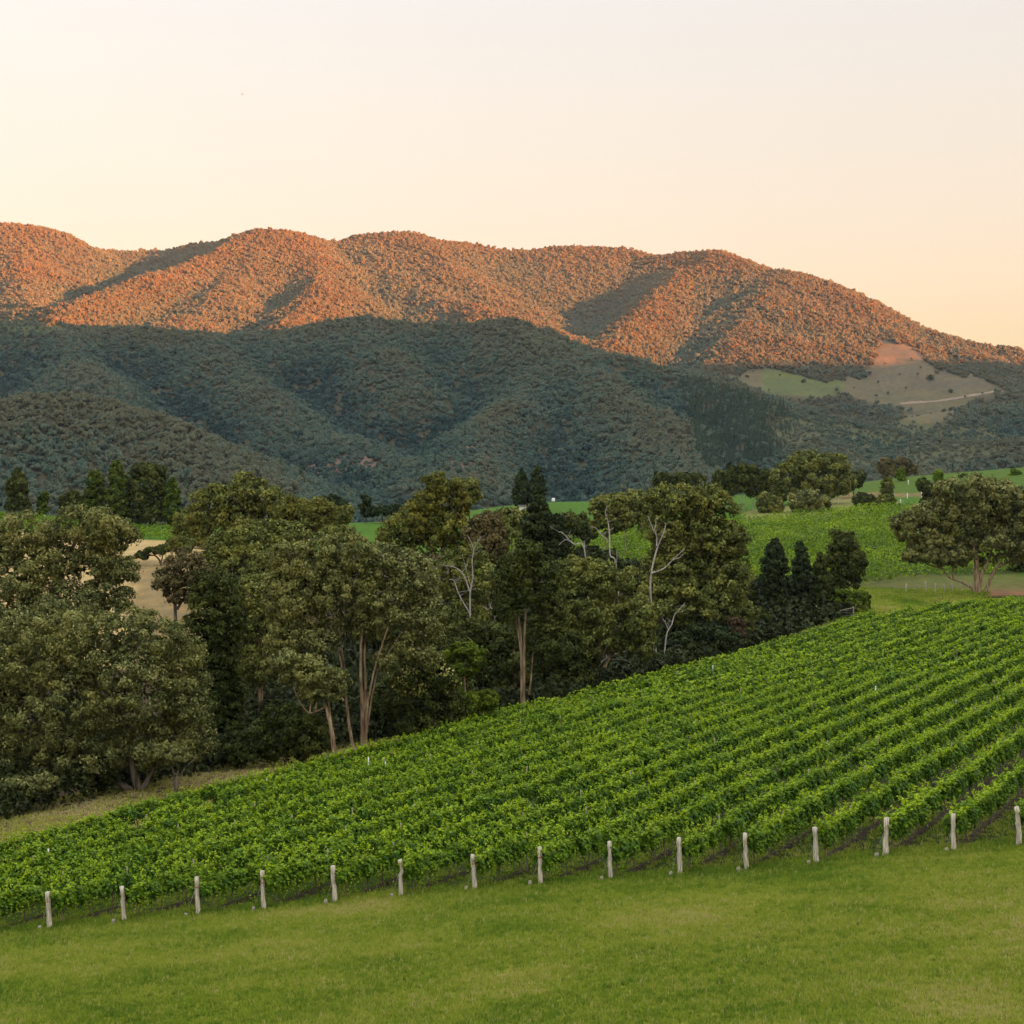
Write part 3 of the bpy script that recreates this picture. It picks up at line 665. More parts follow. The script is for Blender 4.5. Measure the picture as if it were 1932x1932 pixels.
def tree(name, label, cat, Y, stems, lobes, leafm, barkm='bark_grey', group=None, lr=2.2, jitter=.6, base=True, **kw):
    """stems: list of (points in photo pixels, bottom radius px, top radius px)."""
    global NT; NT += 1
    pm = Y/F; S = []
    bx = (stems[0][0][0][0]-966)*pm; bz = h1(bx, Y)
    e = empty(name, (bx, Y, bz)); tag(e, label, cat, group); off = np.array([bx, Y, bz])
    g = Geo()
    for pts, ra, rb in stems:
        p = np.array([w3(x, y, Y) for x, y in pts]); p[1:, 1] += rng.normal(0, jitter*min(1, Y/150), len(p)-1).cumsum()*.6
        if base and pts[0][1] > stems[0][0][0][1]-26: p[0, 2] = h1(p[0, 0], Y)-.25
        q = smoothpoly(p, 5); tt = np.linspace(0, 1, len(q))
        rr = (ra+(rb-ra)*tt)*pm; rr[0] *= 1.35
        g.tube(q, rr, 8, .04); S.append(q)
        if barkm == 'dead':                      # short broken twigs
            for k_ in range(5):
                j_ = int(rng.integers(len(q)//3, len(q)-1)); d_ = rng.normal(0, 1, 3)*np.array([1, .6, .4])+np.array([0, 0, .6]); l_ = rng.uniform(5, 16)*pm
                g.tube([q[j_], q[j_]+d_*l_*.5, q[j_]+d_*l_+rng.normal(0, .15, 3)*l_], np.array([.5, .35, .2])*rr[j_], 4)
    if lobes:
        cg, C, Rr, P = crown(lobes, Y, **kw)
        limbs(g, S, C, P, Y, lr*pm)
        cg.V = [v-off for v in cg.V]
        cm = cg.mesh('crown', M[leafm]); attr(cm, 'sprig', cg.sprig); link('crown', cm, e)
    g.V = [v-off for v in g.V]
    link('trunk', g.mesh('trunk', M[barkm], True), e)
    return e, off, (P if lobes else None)

G1 = 'gum trees along the creek'; G2 = 'shrubs below the creek trees'
tree('gum_tree', 'huge spreading grey green gum with low arching branches, beside the bare strip below the vines', 'tree', 124,
     [([(262, 1500), (250, 1440), (230, 1360), (200, 1270)], 9, 4), ([(258, 1500), (180, 1455), (110, 1440), (40, 1462)], 7, 3), ([(60, 1520), (80, 1470), (60, 1400), (20, 1320)], 8, 4), ([(265, 1498), (300, 1430), (340, 1340)], 6, 3)],
     [(60,1245,100,85),(172,1215,88,66),(270,1208,82,58),(328,1245,50,52),(352,1330,48,62),(250,1300,100,85),(100,1345,115,85),(368,1398,34,36),(290,1405,80,48),(150,1425,95,46),(20,1410,80,52),(-60,1300,90,120)], 'euc', 'bark_grey', G1, 2.6, cl=14)
tree('gum_tree', 'tall loose crowned gum behind the huge spreading gum, tufts hanging before tan paddock', 'tree', 152,
     [([(95, 1400), (100, 1200), (112, 1090), (150, 1010)], 8, 3), ([(97, 1390), (60, 1150), (42, 1050)], 6, 2), ([(100, 1250), (160, 1120), (225, 1085)], 4, 2)],
     [(45,1010,75,36),(165,998,62,40),(212,1010,44,30),(228,1078,34,26),(180,1062,44,34),(95,1072,60,42),(20,1112,66,66),(196,1128,52,36),(120,1150,84,44),(30,1040,60,30),(-50,1060,60,80)], 'euc', 'bark_grey', G1, 2.0, gap=.1)
tree('gum_tree', 'grey gum showing between the huge spreading gum and the tall loose crowned one', 'tree', 143,
     [([(60, 1450), (58, 1300), (60, 1220)], 6, 2.5)], [(15,1200,56,50),(85,1205,56,44),(-40,1190,50,60),(140,1188,36,30),(40,1250,70,50),(105,1165,40,30)], 'euc', 'bark_grey', G1, 2.0)
tree('casuarina', 'dark rounded column shaped tree between the huge gum and the many stemmed gum', 'tree', 140,
     [([(408, 1440), (408, 1250), (405, 1100)], 6, 2)], [(404,1112,42,36),(410,1172,54,56),(405,1240,52,58),(408,1310,50,60),(412,1380,46,50)], 'deep', 'bark_grey', G1, 1.6, droop=.3, fill=.35)
tree('small_tree', 'thin pinkish leaved tree on the tan slope with dark crooked limbs', 'tree', 190,
     [([(336, 1200), (330, 1130), (322, 1092), (345, 1060)], 4, 1.5), ([(334, 1150), (352, 1120), (372, 1105)], 2.5, 1.2)], [(352,1064,30,26),(322,1098,28,22),(376,1090,24,30),(345,1118,34,20)], 'red', 'bark_grey', None, 1.6, gap=.3)
tree('small_tree', 'small bent dark tree on the crest of the tan paddock', 'tree', 290,
     [([(305, 1068), (300, 1058), (289, 1048), (274, 1050)], 2.2, 1), ([(302, 1062), (306, 1048), (303, 1040)], 1.6, .8)], [(268,1049,10,6),(303,1038,10,8),(284,1041,9,4),(325,1035,14,7)], 'deep', 'bark_grey', None, .8)
tree('gum_tree', 'olive gum low behind the pinkish tree, beside the tan paddock', 'tree', 200,
     [([(455, 1200), (455, 1100), (450, 1050)], 5, 2)], [(420,1040,40,30),(470,1032,48,32),(440,1070,52,40),(500,1062,40,40),(395,1078,30,30),(340,1030,24,14)], 'olive', 'bark_grey', G1, 1.8)
tree('gum_tree', 'shaggy olive gum filling the gap behind the dark column shaped tree', 'tree', 152,
     [([(492, 1420), (492, 1250), (490, 1130)], 6, 2.5)], [(486,1122,44,38),(505,1185,50,52),(488,1252,44,46),(520,1120,40,34),(470,1190,36,40)], 'olive', 'bark', G1, 2)
tree('gum_tree', 'great round crowned gum with many tall peeling stems, beside the vine rows', 'tree', 137,
     [([(682, 1406), (684, 1346), (681.6, 1273), (684, 1193), (690, 1110)], 4.2, 1.8), ([(689, 1404), (689, 1346), (690, 1286), (688, 1220), (700, 1140)], 4.0, 1.6), ([(690, 1396), (693, 1346), (699, 1306), (711, 1253), (735, 1180)], 2.9, 1.3), ([(692, 1380), (698, 1340), (709, 1283), (720, 1255), (760, 1190)], 2.1, 1.0),
      ([(670, 1410), (660, 1379), (655, 1346), (651, 1306), (639, 1240), (610, 1160)], 3.7, 1.4), ([(652, 1310), (650, 1285), (650, 1266), (643, 1220), (640, 1120)], 2.1, 1.1), ([(648, 1322), (633, 1293), (622, 1258), (590, 1190)], 1.6, 0.8)],
     [(560,1062,50,38),(640,1046,72,38),(722,1064,66,40),(782,1098,44,46),(806,1162,32,56),(796,1220,38,42),(742,1150,72,62),(650,1122,82,62),(556,1132,58,56),(542,1200,44,50),(588,1208,46,36),(704,1182,50,26),(755,1245,50,30),(540,1258,38,30),(610,1075,60,40)], 'euc', 'bark', G1, 2.2, cl=12)
tree('gum_tree', 'short leaning gum with swollen pale butt and small low crown beside tall peeling stems', 'tree', 130,
     [([(634, 1416), (627, 1386), (619, 1350), (608, 1322)], 5.5, 2.2), ([(623, 1362), (621, 1340), (619, 1322)], 3, 1.6), ([(612, 1335), (585, 1345), (566, 1325)], 1.3, .7)], [(585,1274,48,28),(620,1290,36,24),(556,1250,34,24),(600,1310,34,14)], 'euc', 'bark', G1, 1.8)
tree('gum_tree', 'yellowish olive gum clump with visible trunks, on the rise beyond the creek', 'tree', 250,
     [([(404, 1060), (405, 990), (402, 950)], 3, 1.2), ([(455, 1062), (452, 985), (465, 935)], 3, 1.2)], [(392,962,34,30),(404,935,24,20),(440,950,38,34),(468,925,34,26),(500,952,34,34),(430,990,48,26),(375,985,26,30),(455,985,40,26)], 'olive', 'bark', G1, 1.3, gap=.1)
tree('wattle', 'bright yellow olive wattle with a slim trunk beside the pale field', 'tree', 270,
     [([(591, 1050), (590, 1000), (588, 975)], 1.6, .9)], [(560,965,32,26),(600,972,30,24),(575,990,44,22),(606,955,14,12),(540,985,30,24),(612,992,16,14)], 'wattle', 'bark', None, 1.2)
tree('shrub', 'dark leaning pine like tree on the brow behind the yellow wattle', 'tree', 420,
     [([(632, 995), (630, 970), (628, 945)], 1.6, .8)], [(624,942,14,8),(632,956,20,12),(640,970,14,10)], 'dark', 'bark_grey', None, .9, cl=6)
tree('wattle', 'yellow green bush on the edge of the pale field', 'bush', 400, [([(645, 998), (645, 985), (646, 972)], 1, .6)], [(650,972,14,16),(642,985,12,12)], 'wattle', 'bark_grey', None, .7, cl=6)
tree('shrub', 'flat dark low tree on the brow of the pale field', 'tree', 440, [([(690, 992), (690, 975), (688, 950)], 1.4, .7), ([(722, 990), (722, 975), (724, 966)], 1.4, .8)], [(688,948,6,12),(700,966,16,8),(724,966,26,9),(745,962,14,8)], 'dark', 'bark_grey', None, .8, cl=6)
tree('gum_tree', 'tall olive gum with a golden top rising highest over the middle of the creek line', 'tree', 205,
     [([(834, 1150), (834, 1060), (836, 1000), (832, 930)], 4.4, 1.6), ([(835, 1040), (860, 980), (866, 930)], 2.6, 1.2), ([(834, 1070), (805, 1010), (790, 960)], 2.4, 1.1)],
     [(824,918,26,24),(848,926,26,22),(866,945,18,26),(806,952,28,24),(842,962,38,28),(786,985,34,30),(852,1000,34,28),(760,1008,36,32),(806,1025,36,30),(782,962,12,18),(866,1030,26,28),(735,1030,28,28)], 'wattle', 'bark', G1, 1.5, gap=.22)
tree('gum_tree', 'dull olive gum in the thicket behind the bleached forked limbs', 'tree', 178,
     [([(870, 1230), (868, 1150), (866, 1080)], 4, 1.6)], [(852,1092,42,42),(905,1106,40,44),(850,1152,46,36),(918,1158,40,36),(880,1060,36,26)], 'olive', 'bark', G1, 1.6)
tree('round_tree', 'small dark round headed tree on a bare stem against the wooded hill', 'tree', 380, [([(886, 985), (885, 960), (885, 935)], 1.4, .8)], [(885,918,17,16),(890,935,15,16),(876,932,10,10)], 'olive', 'bark_grey', None, .8, cl=6)
tree('gum_tree', 'reddish brown tinged round gum between the golden topped gum and the big conical cypress', 'tree', 196, [([(920, 1140), (920, 1060), (920, 1010)], 4, 1.6)], [(922,990,28,22),(905,1015,26,30),(935,1020,22,34),(920,1045,34,24)], 'red', 'bark_grey', G1, 1.5)
tree('gum_tree', 'pale olive rounded tree left of the conical cypress at the paddock edge'.replace('left of', 'beside'), 'tree', 300, [([(965, 1030), (966, 1000), (966, 980)], 2, 1)], [(953,979,24,18),(980,986,22,20),(968,1000,26,20),(1000,974,14,12)], 'olive', 'bark_grey', None, 1.1, cl=8)
for x, w_, t_, lab in ((984, 13, 890, 'slim dark conifer on the far brow, the narrower of the pair'), (1013, 15, 885, 'slim dark conifer on the far brow, the taller of the pair')):
    tree('conifer', lab, 'tree', 520, [([(x, 958), (x, 930), (x, t_+4)], 1.6, .5)], [(x, t_+4, w_*.18, 9), (x, t_+15, w_*.45, 12), (x, t_+28, w_*.75, 14), (x, t_+44, w_, 16), (x, t_+56, w_*.9, 12)], 'dark', 'bark_grey', 'pair of conifers on the brow', .7, cl=6, jitter=.1)
tree('cypress', 'big dark conical cypress standing among the paler gums', 'tree', 225, [([(1022, 1110), (1022, 1020), (1016, 935)], 4, 1)],
     [(1016,934,5,12),(1016,948,11,16),(1018,968,18,20),(1010,995,24,24),(1038,1000,26,30),(1018,1030,36,30),(1050,1030,24,28),(1030,1055,36,20)], 'dark', 'bark_grey', None, 1.4, cl=8, fill=.4)
tree('gum_tree', 'straight slim gum with a bundle of bare pale stems rising from the vine edge', 'tree', 158,
     [([(986, 1338), (985, 1258), (981, 1191), (975, 1130), (985, 1080)], 4.2, 1.8), ([(988, 1334), (989, 1250), (992, 1147), (998, 1090)], 3.2, 1.5), ([(986, 1300), (984, 1240), (975, 1180), (965, 1130)], 2.2, 1.2), ([(998, 1310), (1003, 1270), (1005, 1232)], 1.8, 1), ([(1000, 1146), (1016, 1143), (1034, 1126), (1052, 1104)], 1.8, .7), ([(1022, 1146), (1044, 1146), (1069, 1149)], 1.4, .6), ([(1012, 1095), (1022, 1072), (1038, 1055)], 1.6, .7)],
     [(998,1046,26,24),(985,1080,42,34),(1022,1090,36,34),(960,1105,30,36),(1010,1122,40,26),(1042,1150,24,30),(1040,1215,26,48),(955,1150,22,30),(1030,1180,30,30)], 'deep', 'bark', G1, 1.6, gap=.08)
tree('gum_tree', 'broad rounded olive gum with pale arching lower limbs, above the dark hollow', 'tree', 182,
     [([(1108, 1290), (1123, 1262), (1126, 1238), (1132, 1225), (1120, 1160)], 3.2, 1.6), ([(1140, 1260), (1160, 1228), (1200, 1222), (1225, 1200)], 3, 1.2), ([(1125, 1262), (1150, 1200), (1160, 1120)], 3, 1.5), ([(1165, 1228), (1190, 1170), (1200, 1130)], 2, 1)],
     [(1098,1082,44,28),(1142,1102,54,38),(1080,1150,42,44),(1152,1172,64,48),(1205,1172,34,48),(1120,1215,58,36),(1200,1215,34,26),(1075,1200,34,36),(1060,1100,28,26)], 'olive', 'bark', G1, 1.8)
tree('gum_tree', 'massive dark olive gum standing tallest between the creek and the far vine slope', 'tree', 228,
     [([(1310, 1260), (1312, 1160), (1320, 1060), (1330, 980)], 7, 2.4), ([(1312, 1190), (1270, 1110), (1260, 1020)], 4, 1.6), ([(1312, 1170), (1370, 1110), (1385, 1040)], 4, 1.6), ([(1308, 1200), (1327, 1173), (1348, 1169), (1359, 1157), (1391, 1159)], 2.4, .8)],
     [(1250,942,28,22),(1290,952,48,32),(1342,954,46,34),(1262,1000,44,46),(1340,1026,58,52),(1384,1015,22,30),(1282,1070,62,54),(1368,1095,50,50),(1318,1142,70,48),(1398,1168,28,38),(1244,1132,46,44),(1385,1040,20,16)], 'olive', 'bark_grey', G1, 2.2, cl=13, fill=.3)
tree('gum_tree', 'pale olive thin stemmed trees behind the white forked limbs at the paddock edge', 'tree', 320,
     [([(1142, 1020), (1142, 985), (1142, 960)], 1.6, .8), ([(1180, 1020), (1180, 985), (1180, 960)], 1.6, .8)], [(1134,962,20,24),(1165,955,24,22),(1195,950,24,22),(1150,985,30,22),(1190,980,34,24),(1215,960,18,24)], 'olive', 'bark', None, 1, cl=8)
tree('shrub', 'low grey green bush between the conical cypress and the thin stemmed trees', 'bush', 330, [([(1082, 1030), (1082, 1005), (1082, 985)], 1.6, .8)], [(1070,985,22,16),(1095,995,20,20),(1108,1010,14,14),(1062,1000,14,18)], 'deep', 'bark_grey', None, 1, cl=8)
for i, (x, w_, d) in enumerate(((1250, 14, 'smaller clipped dark green bush on the skyline behind the massive gum'), (1298, 30, 'larger clipped dark green bush on the skyline behind the massive gum'))):
    tree('bush', d, 'bush', 520, [([(x, 930), (x, 915), (x, 905)], 1.2, .7)], [(x-w_*.4, 906, w_*.6, 11), (x+w_*.4, 905, w_*.6, 10), (x, 918, w_*.8, 10)], 'deep', 'bark_grey', None, .7, cl=6)
for i, (x, t_, d) in enumerate(((1356, 890, 'shortest pale stemmed poplar in the row behind the massive gum'), (1378, 878, 'second pale stemmed poplar in the row behind the massive gum'), (1400, 877, 'middle pale stemmed poplar in the row behind the massive gum'), (1421, 880, 'pale stemmed poplar nearest the great round oak'), (1441, 888, 'last small poplar tucked against the great round oak'))):
    tree('poplar', d, 'tree', 500, [([(x, 956), (x, 930), (x, t_+6)], 1.1, .4)], [(x, t_+10, 7, 11), (x, t_+26, 10, 14), (x+1, t_+44, 11, 12)], 'deep', 'dead', 'poplars in a row on the brow', .5, cl=5.5, jitter=.1)
tree('oak_tree', 'great round dark spreading tree on the brow, its crown touching the wooded hill', 'tree', 530,
     [([(1524, 975), (1524, 940), (1518, 900)], 4.5, 2), ([(1524, 955), (1560, 920), (1580, 900)], 2.6, 1.2), ([(1524, 955), (1490, 925), (1470, 910)], 2.6, 1.2)],
     [(1520,878,38,22),(1565,880,34,22),(1482,902,34,26),(1540,908,50,24),(1590,908,22,20),(1500,930,36,18),(1455,915,20,26),(1560,928,26,12)], 'olive', 'bark_grey', None, 1.6, cl=9)
tree('small_tree', 'small dark tree on the grass beside the great round tree', 'tree', 560, [([(1611, 940), (1611, 925), (1613, 908)], 1.3, .7)], [(1618,902,13,12),(1606,914,14,10),(1594,922,12,8)], 'deep', 'bark_grey', None, .8, cl=6)
tree('bush', 'rounded olive bush at the head of the far vineyard', 'bush', 490, [([(1453, 975), (1453, 960), (1453, 950)], 1.4, .8)], [(1446,948,15,15),(1464,952,13,14),(1454,960,22,10)], 'olive', 'bark_grey', None, .9, cl=7)
tree('bush', 'wide grey olive shrub with low crooked stems at the head of the far vineyard', 'bush', 490, [([(1516, 972), (1520, 960), (1530, 950)], 1.6, .9), ([(1528, 972), (1532, 958), (1545, 948)], 1.4, .8)], [(1505,948,18,15),(1528,942,22,15),(1550,950,14,14),(1520,958,26,9)], 'euc', 'bark', None, 1, cl=7)
tree('bush', 'dense dark green round shrub at the top edge of the far vineyard', 'bush', 500, [([(1634, 965), (1634, 952), (1634, 945)], 1.3, .8)], [(1626,944,13,11),(1642,946,11,10),(1634,951,18,7)], 'deep', 'bark_grey', None, .8, cl=6)
tree('small_tree', 'sparse pointed young conifer beside the dense round shrub', 'tree', 500, [([(1674, 965), (1674, 940), (1674, 908)], 1.2, .4)], [(1674,912,5,9),(1674,926,9,9),(1674,942,14,10),(1664,951,20,7)], 'olive', 'bark_grey', None, .6, cl=5, gap=.2)
tree('gum_tree', 'brownish wide tree half sunk behind the crest of the grass hill', 'tree', 700, [([(1690, 905), (1690, 890), (1690, 878)], 2, 1)], [(1675,880,18,12),(1700,878,18,13),(1716,888,14,9),(1688,890,28,8)], 'red', 'bark_grey', None, 1, cl=6)
for x, yb, t_, Y, lm, d in ((1698, 912, 888, 610, 'young', 'bright lime young tree nearest the crest of the grass hill'), (1739, 932, 903, 540, 'poplar', 'dull green young tree on the grass hill above the fence'), (1770, 925, 889, 570, 'young', 'taller lime green young tree on the grass hill beyond the dull one'), (1916, 908, 886, 580, 'young', 'bright young tree alone near the top of the grass hill')):
    h_ = yb-t_
    tree('young_tree', d, 'tree', Y, [([(x, yb), (x, yb-h_*.3), (x, t_+3)], .7, .3)], [(x, t_+h_*.2, 4, h_*.2), (x, t_+h_*.42, 6.5, h_*.26), (x+1, t_+h_*.62, 5, h_*.16)], lm, 'bark_grey', 'young trees on the grass hill', .4, cl=4.5, jitter=.05, leaf=.8)
tree('small_tree', 'narrow dark upright tree beside the rust coloured shrub', 'tree', 420, [([(1753, 970), (1753, 945), (1753, 920)], 1.2, .6)], [(1752,922,8,12),(1754,938,10,14),(1766,945,9,10)], 'deep', 'bark_grey', None, .7, cl=6)
tree('shrub', 'rust coloured shrub by the big spreading tree', 'bush', 410, [([(1778, 962), (1778, 948), (1778, 938)], 1, .6)], [(1778,932,10,9),(1779,944,10,9)], 'dry', 'bark_grey', None, .6, cl=6)
tree('gum_tree', 'big wide spreading grey gum on forked pale trunks beside the red soil', 'tree', 306,
     [([(1845, 1123), (1843, 1085), (1841, 1050), (1825, 1000), (1810, 960)], 6.5, 2.2), ([(1847, 1105), (1852, 1081), (1864, 1060), (1880, 1010)], 3.5, 1.8), ([(1842, 1116), (1832, 1108), (1811, 1097), (1793, 1090), (1778, 1072)], 3, 1.2), ([(1857, 1122), (1870, 1092), (1882, 1070), (1909, 1058), (1930, 1040)], 3.6, 1.6), ([(1884, 1069), (1884, 1050), (1890, 1020)], 2, 1)],
     [(1822,928,66,26),(1872,945,66,34),(1912,962,46,36),(1776,972,54,28),(1735,1004,42,22),(1710,985,26,16),(1775,1028,46,20),(1875,1020,56,42),(1930,1010,44,50),(1768,1050,30,16),(1800,1050,30,18),(1722,1050,18,9),(1820,985,50,30),(1740,1030,26,14)], 'euc', 'bark', None, 2.2, cl=11, gap=.06)
tree('gum_tree', 'dark tree behind the big spreading grey gum, cut by the edge of the picture'.replace(', cut by the edge of the picture', ' at the head of the red soil'), 'tree', 345, [([(1945, 1120), (1945, 1060), (1945, 1000)], 5, 2)], [(1950,960,34,40),(1945,1010,34,40),(1935,1072,26,22),(1960,1050,30,40)], 'deep', 'bark_grey', None, 1.6, cl=10)
for x, t_, w_, Y, lm, nm, d in ((1461, 1024, 25, 258, 'dark', 'cypress', 'blackest and stoutest cypress in the group below the far vine slope'), (1511, 1032, 18, 262, 'dark', 'cypress', 'middle narrow cypress in the group below the far vine slope'), (1547, 1052, 18, 264, 'deep', 'cypress', 'shortest narrow cypress in the group, next to the feathery gum')):
    b_ = 1160
    tree(nm, d, 'tree', Y, [([(x, 1205), (x, 1120), (x, t_+10)], 3, 1)], [(x, t_+5, w_*.2, 14), (x, t_+20, w_*.52, 20), (x+1, t_+46, w_*.9, 26), (x-1, t_+80, w_*1.05, 32), (x, t_+112, w_, 28), (x, t_+134, w_*.8, 22)], lm, 'bark_grey', 'cypresses below the far vine slope', 1.2, cl=8, fill=.45, jitter=.15)
tree('gum_tree', 'feathery dark gum at the end of the cypress group', 'tree', 268, [([(1588, 1190), (1588, 1100), (1592, 1040)], 3, 1.2), ([(1588, 1120), (1606, 1080), (1616, 1060)], 1.8, .9)], [(1590,1026,24,22),(1578,1058,22,26),(1612,1062,16,28),(1594,1092,26,22),(1570,1110,22,30)], 'deep', 'bark_grey', G1, 1.2, cl=9)
tree('shrub', 'fresh green leafy bush at the foot of the cypress group', 'bush', 264, [([(1605, 1185), (1605, 1160), (1605, 1140)], 1.6, .9)], [(1590,1135,22,20),(1612,1148,22,22),(1622,1128,12,14),(1585,1158,18,14)], 'bright', 'bark_grey', None, 1, cl=8)
tree('shrub', 'dark leafy upright bush at the outer end of the cypress group', 'bush', 266, [([(1632, 1185), (1632, 1160), (1630, 1130)], 1.6, .9)], [(1630,1135,9,18),(1632,1158,9,16)], 'deep', 'bark_grey', None, .8, cl=7)
tree('shrub', 'narrow dark green shrub left standing before the blackest cypress'.replace('left ', ''), 'bush', 240, [([(1440, 1225), (1440, 1190), (1438, 1165)], 1.6, .9)], [(1436,1168,14,16),(1444,1190,15,20),(1430,1200,12,16)], 'deep', 'bark_grey', None, 1, cl=8)
tree('shrub', 'low black green bush beside the near vines above the dark hollow', 'bush', 213, [([(1330, 1262), (1330, 1225), (1330, 1205)], 3, 1.6)], [(1290,1215,26,22),(1330,1205,36,26),(1368,1212,26,24),(1340,1232,44,20),(1270,1240,26,20)], 'dark', 'bark_grey', None, 1.4, cl=10, fill=.4)
tree('dead_bush', 'brown dead leafy branch pile beside the low black green bush', 'bush', 222, [([(1390, 1235), (1390, 1195), (1388, 1170)], 1.6, .8)], [(1388,1176,12,13),(1394,1196,11,16)], 'dry', 'bark_grey', None, .8, cl=8, gap=.2)
e, off, P = tree('blossom_shrub', 'shrub with pale yellow blossom at the edge of the creek thicket', 'bush', 143, [([(803, 1410), (803, 1330), (802, 1270)], 3.2, 1.4), ([(805, 1380), (835, 1320), (842, 1290)], 2, 1)],
     [(800,1262,36,26),(768,1288,26,24),(832,1282,26,28),(800,1312,46,34),(760,1330,36,40),(836,1335,38,38),(800,1372,50,34)], 'deep', 'bark_grey', None, 1.4)
F_ = P[(P[:, 2] > (966-1310)/F*143) & (P[:, 1] < 143.5)]; g = Geo(); F_ = F_[rng.permutation(len(F_))[:34]]
for c in F_:
    q = c+rng.normal(0, .30, (26, 3))*np.array([1, .6, .8])+np.array([0, -.3, .15]); g.leaves(q-off, rng.standard_normal((26, 3))+np.array([0, -.6, .5]), rng.uniform(.16, .3, 26), rng.uniform(.14, .24, 26))
link('blossom', g.mesh('blossom', M['blossom']), e)
tree('shrub', 'light green drooping bush growing out of the thicket beside the blossom shrub', 'bush', 150, [([(880, 1400), (878, 1320), (876, 1250)], 2.6, 1.2), ([(856, 1258), (860, 1236), (874, 1224)], 1.4, .7)], [(876,1232,28,20),(852,1240,20,16),(896,1240,18,18),(872,1262,28,14)], 'bright', 'bark', None, 1.2, cl=10)
tree('shrub', 'yellow green feathery wattle bush low in front of the black thicket', 'bush', 145, [([(862, 1400), (862, 1360), (866, 1335)], 2.4, 1.2), ([(866, 1395), (905, 1340), (915, 1325)], 1.6, .8)], [(856,1345,34,26),(895,1325,28,20),(918,1318,18,18),(836,1372,30,20),(846,1300,24,28)], 'bright', 'bark_grey', None, 1.2, cl=10, droop=.3)
tree('shrub', 'dark bush under the peeling stems of the great gum', 'bush', 150, [([(735, 1410), (735, 1370), (735, 1330)], 2.4, 1.2)], [(735,1330,34,36),(720,1372,34,26),(762,1385,34,22),(745,1295,30,26)], 'deep', 'bark_grey', G2, 1.2)
tree('shrub', 'mossy dark bush filling the ground between the huge gum and the leaning gum', 'bush', 132, [([(540, 1450), (540, 1410), (540, 1370)], 3, 1.5)], [(545,1372,58,46),(490,1400,38,36),(590,1390,34,44),(540,1412,66,24),(455,1420,30,24)], 'deep', 'bark_grey', G2, 1.5, droop=.25)
tree('gum_tree', 'deep shaded tree behind the light green drooping bush', 'tree', 172, [([(930, 1360), (930, 1280), (930, 1210)], 5, 2), ([(972, 1330), (970, 1270), (968, 1220)], 5, 2.5)], [(925,1215,44,40),(950,1262,46,40),(905,1280,40,40),(940,1310,50,34),(880,1200,40,34)], 'deep', 'bark', G1, 1.8)
tree('gum_tree', 'deep shaded tree behind the bundle of bare pale stems', 'tree', 180, [([(1060, 1330), (1060, 1260), (1060, 1200)], 5, 2)], [(1050,1230,44,44),(1085,1262,44,34),(1030,1285,44,36),(1075,1292,40,20),(1020,1215,36,40)], 'deep', 'bark_grey', G1, 1.8)
tree('gum_tree', 'black shaded tree behind the blossom shrub', 'tree', 160, [([(800, 1400), (800, 1330), (800, 1250)], 5, 2)], [(790,1262,50,44),(840,1230,44,50),(760,1310,50,44),(850,1300,50,50),(810,1350,60,40)], 'deep', 'bark_grey', G1, 1.8)
tree('shrub', 'thin twiggy bush with bare forked stems on the bare strip below the huge gum', 'bush', 121, [([(331, 1492), (326, 1460), (320, 1440), (308, 1425)], 2, .8), ([(332, 1490), (340, 1462), (352, 1445), (368, 1432)], 1.6, .6), ([(330, 1480), (334, 1455), (336, 1436)], 1.4, .6)], [(330,1425,30,14),(300,1420,20,14)], 'euc', 'bark_grey', None, .9)
tree('shrub', 'small pale grey bush on a thin bent stem under the huge gum', 'bush', 117, [([(78, 1535), (74, 1510), (86, 1488)], 2, 1)], [(40,1488,44,20),(80,1478,26,16),(10,1498,30,18)], 'euc', 'bark_grey', None, .9)
# poplars and round trees on the rise at the far edge of the creek flats
for x, t_, w_, bs, lm, nm, d in ((33, 889, 17, 968, 'deep', 'conifer', 'broad based conifer alone beyond the first vines of the upper flat'), (82, 929, 6, 972, 'poplar', 'poplar', 'thinnest sapling poplar, pale, between the lone conifer and the short tree'), (137, 929, 20, 970, 'deep', 'small_tree', 'short bushy tree at the outer end of the poplar row'),
                                 (180, 888, 17, 992, 'poplar', 'poplar', 'second tallest poplar, next to the short bushy tree'), (221, 872, 18, 995, 'poplar', 'poplar', 'tallest poplar of the row, pointed and dark'), (325, 906, 14, 990, 'poplar', 'poplar', 'narrow bright poplar beside the wide round tree')):
    h_ = bs-t_
    tree(nm, d, 'tree', 385, [([(x, bs+6), (x, bs-h_*.4), (x, t_+4)], 1.6, .6)], [(x, t_+h_*.13, w_*.5, h_*.13), (x+1, t_+h_*.32, w_*.85, h_*.17), (x-1, t_+h_*.55, w_*1.02, h_*.2), (x, t_+h_*.78, w_*1.1, h_*.18)], lm, 'bark_grey', 'tall trees on the upper flat', .8, cl=7, jitter=.1)
tree('round_tree', 'wide round headed dark tree, the broadest in the poplar row', 'tree', 388, [([(283, 1000), (283, 960), (282, 910)], 2.6, 1.2)], [(268,892,20,15),(292,896,22,17),(278,922,34,26),(300,935,28,26),(262,950,24,30),(285,968,38,22)], 'deep', 'bark_grey', 'tall trees on the upper flat', 1.1, cl=8)
tree('shrub', 'olive thicket tree at the end of the upper flat vines', 'tree', 330, [([(360, 1030), (360, 1000), (362, 975)], 1.8, .9)], [(352,985,22,22),(378,1000,20,24),(362,1012,30,16)], 'olive', 'bark_grey', None, 1, cl=8)
tree('gum_tree', 'olive crowned bushy gum in front of the yellowish gum clump', 'tree', 235, [([(520, 1080), (520, 1030), (520, 1000)], 3, 1.4)], [(515,1010,40,26),(470,1008,34,22),(555,1015,32,24),(640,1012,40,18)], 'olive', 'bark_grey', G1, 1.3, cl=10)

